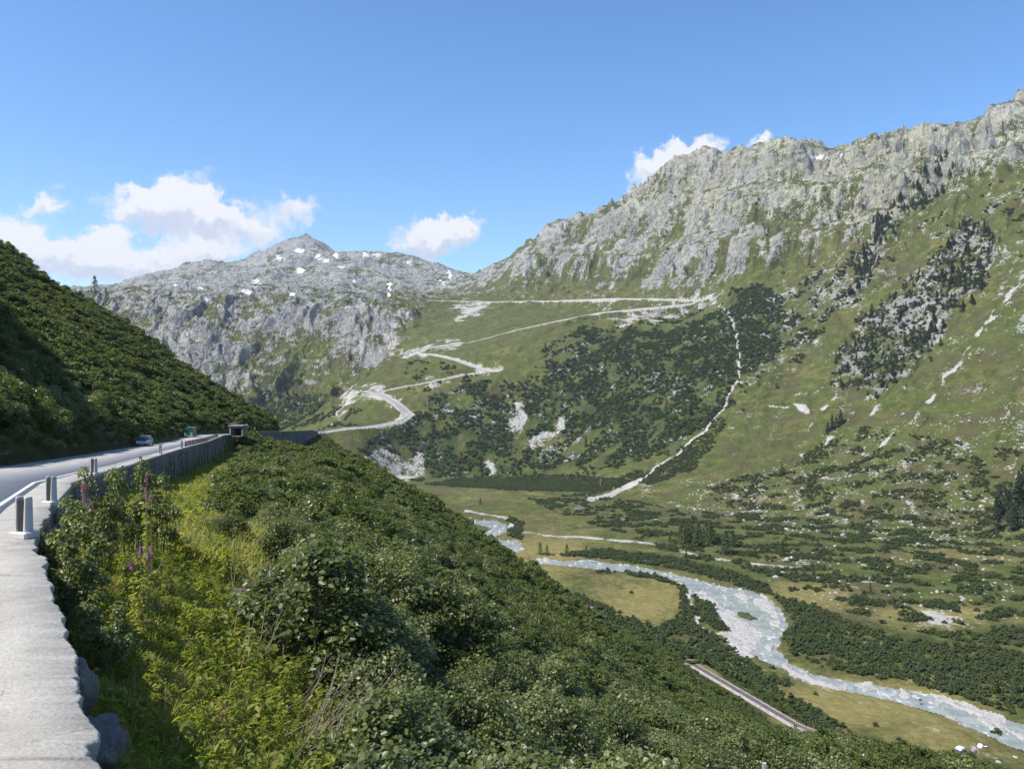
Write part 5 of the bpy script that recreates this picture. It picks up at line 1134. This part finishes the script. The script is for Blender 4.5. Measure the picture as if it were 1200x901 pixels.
p = cast(896, 1010, 6); t_ = MB(); t_.box((0, 0, 0), (.07, .07, 2.6), bev=.01); o = t_.build('wooden_stake', simple('weathered_wood', (.36, .35, .33), .8, scale=10)); q_ = Vector(((896 - CX) / F * 15.0, 15.0, 0)); zt_ = -(893 - CY) / F * 15.0; o.location = (q_.x, q_.y, zt_ - 1.3); tag(o, 'pale weathered stake poking out of the leaves at the bottom edge', 'stake')

# ---------------------------------------------------------------- guard posts, guardrail, signs
def guard_post(px, D, hpx, lab, wide=.26):
    x_ = (px - CX) / F * D; z_ = float(zr(D)) + .07; h_ = hpx / F * D; t_ = empty('guard_post', (x_, D, z_), -.3, label=lab, cat='guard post', group='white guard posts on the ledge')
    m_ = MB(); m_.box((0, 0, .05), (wide * 1.5, .30, .10), bev=.02); m_.build('base', M_WHITE, t_)
    for sx in (-1, 1): m_ = MB(); m_.box((sx * wide * .38, 0, .09 + h_ / 2), (wide * .26, .17, h_), taper=.82, bev=.015); m_.build('post', M_WHITE, t_)
    m_ = MB(); m_.box((0, -.02, .12 + h_ * .44), (wide * .48, .10, h_ * .86)); m_.build('board', M_DARK, t_)
guard_post(28, 13.45, 41, 'nearest white guard post with a dark board, on the ledge left of the bushes', .25)
guard_post(60, 18.4, 29, 'second white guard post, its foot hidden by leaves', .20); guard_post(110, 32.5, 17, 'third guard post, rising behind the tallest bush', .24)
guard_post(188, 83, 12, 'fourth guard post, the first on the bare stretch of wall', .26); guard_post(213, 108, 8.5, 'fifth guard post, just before the guardrail', .26)
gr = empty('guardrail', (float(xw(120)) - .35, 120, float(zr(120))), label='dark guardrail of close posts on the far stretch of the wall', cat='guardrail')
def gp(y): return Vector((float(xw(y)) - .35 - gr.location.x, y - 120, float(zr(y)) + .06 - gr.location.z))
pm = MB(); pm.box((0, 0, .42), (.22, .22, .84), bev=.02); pme = pm.mesh('post', M_DARK)
for y in np.arange(120, 200, 4.0): link('post', pme, gr, gp(y))
for hh in (.42, .78): m_ = MB(); m_.tube([gp(y) + Vector((.14, 0, hh)) for y in np.arange(119, 202, 6.0)], .07, 6); m_.build('rail', M_STEEL, gr)
# shelter
M_SHEL = road_mat('weathered_concrete', (.22, .215, .21), (.36, .35, .34), 1.0)
sh = empty('roadside_shelter', ((279.5 - CX) / F * 224, 224, -14.3), -.12, label='small concrete roadside shelter with a dark open front beyond the wall corner', cat='shelter')
for nm, c_, d_, mt in (('side_wall', (-1.75, 0, 1.35), (.4, 3.0, 2.7), M_SHEL), ('side_wall', (1.75, 0, 1.35), (.4, 3.0, 2.7), M_SHEL), ('back_wall', (0, 1.4, 1.34), (3.1, .25, 2.68), M_DARK), ('lintel', (0, -1.3, 2.45), (3.1, .4, .5), M_SHEL), ('roof_slab', (0, -.1, 2.86), (4.3, 3.6, .3), M_SHEL), ('floor', (0, 0, .02), (3.1, 2.9, .1), M_SHEL)):  # back wall coloured near black to stand for the shade inside
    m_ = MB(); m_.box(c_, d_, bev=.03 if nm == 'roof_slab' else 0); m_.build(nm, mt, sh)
rw3 = empty('rubble_wall', (-92.5, 262, float(zr(262)) - .3), .1, label='rough stone wall holding the bank left of the roadside shelter', cat='rubble wall'); rr = random.Random(8)
m_ = MB(); m_.prism([(-4.6, -.5), (3.0, -.5), (3.0, 4.2), (1.0, 4.0), (-1.5, 2.6), (-4.6, .7)], .25, 1.2); m_.build('mortar_core', M_MORTAR, rw3)
for ix in range(9):
    for iz in range(6):
        xx = -4.2 + ix * .85 + (iz % 2) * .4; zz = .1 + iz * .68
        if zz > .9 + (xx + 4.6) * .62 or xx > 2.9: continue
        vs, fs = stone_verts(xx, .25, zz, 1, 0, .8, .6, .18, rr); me = bpy.data.meshes.new('stone'); me.from_pydata(vs, [], fs); me.materials.append(M_STONEL if rr.random() < .3 else M_STONE); link('stone', me, rw3)
def sign_at(px, D, h_, lab, tri=True):
    x_ = (px - CX) / F * D; z_ = float(zr(D)) + .1; t_ = empty('road_sign' if tri else 'marker_post', (x_, D, z_), 0, label=lab, cat='road sign' if tri else 'marker post')
    m_ = MB(); m_.tube([(0, .06, 0), (0, .06, h_)], .05, 6); m_.build('post', M_STEEL, t_)
    if tri:
        m_ = MB(); m_.prism([(-.62, h_ - 1.0), (.62, h_ - 1.0), (0, h_ + .12)], -.02, .03); m_.build('sign_plate', simple('sign_red', (.55, .35, .33), .5), t_); m_ = MB(); m_.prism([(-.52, h_ - .95), (.52, h_ - .95), (0, h_ - .02)], -.032, -.021); m_.build('sign_face', M_WHITE, t_)
    else: m_ = MB(); m_.box((0, 0, h_ - .25), (.26, .08, .5)); m_.build('plate', M_WHITE, t_)
sign_at(289, 244, 3.1, 'white triangular road sign on a post right of the shelter'); sign_at(298.5, 252, 1.9, 'thin marker post on the far wall right of the triangular sign', False)

# ---------------------------------------------------------------- vehicles
M_GLASS = simple('car_glass', (.02, .022, .026), .08, scale=2, spec=.9); M_SILVER = simple('silver_paint', (.42, .43, .45), .3, .3, scale=2); M_GREENP = simple('green_paint', (.012, .16, .045), .4, scale=2); M_RUBBER = simple('rubber', (.02, .02, .02), .85, scale=10); M_LAMP = simple('headlamp_glass', (.75, .76, .78), .15, scale=3)
def loft(secs, mat, name, parent, smooth=True):
    """secs: list of (y, [(x, z)...]) rings"""
    m_ = MB(); n = len(secs[0][1]); m_.v = [(x, y, z) for y, ring in secs for x, z in ring]; m_.f = [(i * n + j, i * n + (j + 1) % n, (i + 1) * n + (j + 1) % n, (i + 1) * n + j) for i in range(len(secs) - 1) for j in range(n)] + [tuple(range(n - 1, -1, -1)), tuple(range((len(secs) - 1) * n, len(secs) * n))]; m_.m = [0] * len(m_.f); return m_.build(name, mat, parent)
def wheels(t_, w, ys_, r_):
    for sx in (-1, 1):
        for y_ in ys_:
            e_ = MB(); N_ = 14
            e_.prism([(y_ + math.cos(2 * math.pi * k / N_) * r_, r_ + math.sin(2 * math.pi * k / N_) * r_) for k in range(N_)], sx * w - .11, sx * w + .11, 'x'); wh = e_.build('wheel', M_RUBBER, t_)
            e_ = MB(); e_.prism([(y_ + math.cos(2 * math.pi * k / 10) * r_ * .6, r_ + math.sin(2 * math.pi * k / 10) * r_ * .6) for k in range(10)], sx * w - .12, sx * w + .12, 'x'); e_.build('rim', M_STEEL, wh)
def ring(w, z0, z1, tw=None): tw = tw or w; return [(-w * .96, z0), (w * .96, z0), (w, z0 + .15), (w, (z0 + z1) / 2), (tw, z1 - .04), (tw * .92, z1), (-tw * .92, z1), (-tw, z1 - .04), (-w, (z0 + z1) / 2), (-w, z0 + .15)]
car = empty('parked_car', ((169.5 - CX) / F * 124, 124, float(zr(124)) + .06), .25, label='silver estate car on the inner edge of the shaded road', cat='car')
loft([(-2.1, ring(.80, .30, .62)), (-2.0, ring(.87, .22, .78)), (-1.0, ring(.90, .20, .98)), (-.7, ring(.90, .20, 1.0)), (1.9, ring(.90, .20, 1.02)), (2.1, ring(.84, .30, .98))], M_SILVER, 'body', car)
loft([(-1.15, ring(.80, .96, 1.02, .76)), (-.45, ring(.80, .97, 1.44, .66)), (.2, ring(.80, .98, 1.52, .66)), (1.5, ring(.80, .98, 1.48, .64)), (2.02, ring(.78, .98, 1.05, .7))], M_GLASS, 'windows', car)
loft([(-.5, ring(.64, 1.42, 1.50)), (.2, ring(.66, 1.50, 1.57)), (1.55, ring(.64, 1.46, 1.53))], M_SILVER, 'roof', car); wheels(car, .82, (-1.35, 1.35), .32)
for sx in (-1, 1): m_ = MB(); m_.box((sx * .62, -2.06, .66), (.36, .12, .15), bev=.02); m_.build('headlight', M_LAMP, car)
m_ = MB(); m_.box((0, -2.10, .36), (1.5, .10, .22), bev=.02); m_.build('bumper', M_DARK, car); m_ = MB(); m_.box((0, -2.165, .42), (.48, .02, .11)); m_.build('number_plate', M_WHITE, car)
van = empty('green_van', ((223 - CX) / F * 196, 196, float(zr(196)) + .06), .2, label='bright green van with a pale bumper coming down the road beside the bank', cat='van')
loft([(-2.4, ring(.90, .35, .95)), (-2.3, ring(.98, .28, 1.15)), (-1.7, ring(1.0, .28, 1.35)), (2.6, ring(1.0, .28, 1.35))], M_GREENP, 'body', van); loft([(-1.75, ring(.95, 1.33, 1.40, .9)), (-1.2, ring(.95, 1.33, 2.2, .85)), (2.4, ring(.95, 1.34, 2.2, .86))], M_GLASS, 'windows', van)
loft([(-1.3, ring(.88, 2.16, 2.34)), (2.5, ring(.90, 2.16, 2.36))], M_GREENP, 'roof', van); wheels(van, .9, (-1.6, 1.7), .36)
m_ = MB(); m_.box((0, -2.44, .42), (1.9, .16, .34), bev=.03); m_.build('bumper', M_WHITE, van)
for sx in (-1, 1): m_ = MB(); m_.box((sx * .72, -2.42, .78), (.3, .1, .22), bev=.02); m_.build('headlight', M_LAMP, van)

# ---------------------------------------------------------------- tents by the river
M_TW = simple('white_canvas', (.74, .74, .75), .8, scale=2, var=.06); M_TB = simple('blue_canvas', (.06, .10, .34), .8, scale=2); M_TG = simple('lilac_grey_canvas', (.33, .28, .33), .8, scale=2)
def dome(t_, r_, h_, mat, name, z0=0, k=1.0, n=12, rings=5, prof=.5):
    m_ = MB()
    for i in range(rings + 1): a = i / rings * math.pi / 2; m_.v += [(math.cos(2 * math.pi * j / n) * r_ * math.cos(a) ** prof * k, math.sin(2 * math.pi * j / n) * r_ * math.cos(a) ** prof, z0 + h_ * math.sin(a)) for j in range(n)]
    m_.f = [(i * n + j, i * n + (j + 1) % n, (i + 1) * n + (j + 1) % n, (i + 1) * n + j) for i in range(rings) for j in range(n)]; m_.m = [0] * len(m_.f); return m_.build(name, mat, t_, smooth=True)
p = cast(1126, 880, 300); t_ = empty('tent', p, .4, label='blue tent with a white top, leftmost of the camp on the river meadow', cat='tent')
m_ = MB(); m_.box((0, 0, .55), (3.2, 2.4, 1.1), taper=.93); m_.build('side_wall', M_TB, t_); m_ = MB(); m_.prism([(-1.75, 1.05), (1.75, 1.05), (.9, 1.9), (-.9, 1.9)], -1.35, 1.35); m_.build('roof', M_TW, t_); m_ = MB(); m_.box((-.3, -1.23, .5), (.9, .06, .95)); m_.build('door_flap', M_TW, t_)
p = cast(1143, 880, 300); t_ = empty('tent', p, -.3, label='lilac-grey tent between the blue tent and the white dome tent', cat='tent'); m_ = MB(); m_.prism([(-1.5, 0), (1.5, 0), (1.0, 1.1), (0, 1.6), (-1.0, 1.1)], -1.3, 1.3); m_.build('fly_sheet', M_TG, t_); m_ = MB(); m_.prism([(-.5, 0.02), (.5, 0.02), (0, 1.2)], -1.36, -1.30); m_.build('door_flap', M_DARK, t_)
p = cast(1149, 875, 300); t_ = empty('tent', p, 0, label='small white dome tent at the back of the camp', cat='tent'); dome(t_, 1.25, 1.5, M_TW, 'fly_sheet'); m_ = MB(); m_.prism([(-.35, .1), (.35, .1), (0, .9)], -1.3, -1.1); m_.build('door_flap', M_TG, t_)
p = cast(1155, 876, 300); t_ = empty('camp_table', p, .2, label='white camping table right of the white dome tent', cat='table'); m_ = MB(); m_.box((0, 0, .7), (1.5, .8, .05)); m_.build('table_top', M_TW, t_)
for sx in (-1, 1):
    for sy in (-1, 1): m_ = MB(); m_.tube([(sx * .65, sy * .3, 0), (sx * .65, sy * .3, .68)], .025, 5); m_.build('leg', M_STEEL, t_)

# ---------------------------------------------------------------- air
m, t, p, o = newmat('haze_air'); t.n.remove(p); pv = t.node('ShaderNodeVolumePrincipled'); pv.inputs['Density'].default_value = 0.00004; pv.inputs['Color'].default_value = (.76, .84, 1.0, 1); pv.inputs['Anisotropy'].default_value = .2
t.l.new(pv.outputs[0], o.inputs['Volume'])
try: m.cycles.homogeneous_volume = True
except Exception: pass
hb = MB(); hb.box((0, 600, 440), (13000, 13000, 1320)); hz = hb.build('haze', m); tag(hz, 'thin blue mountain air over the whole valley', 'haze', kind='stuff')
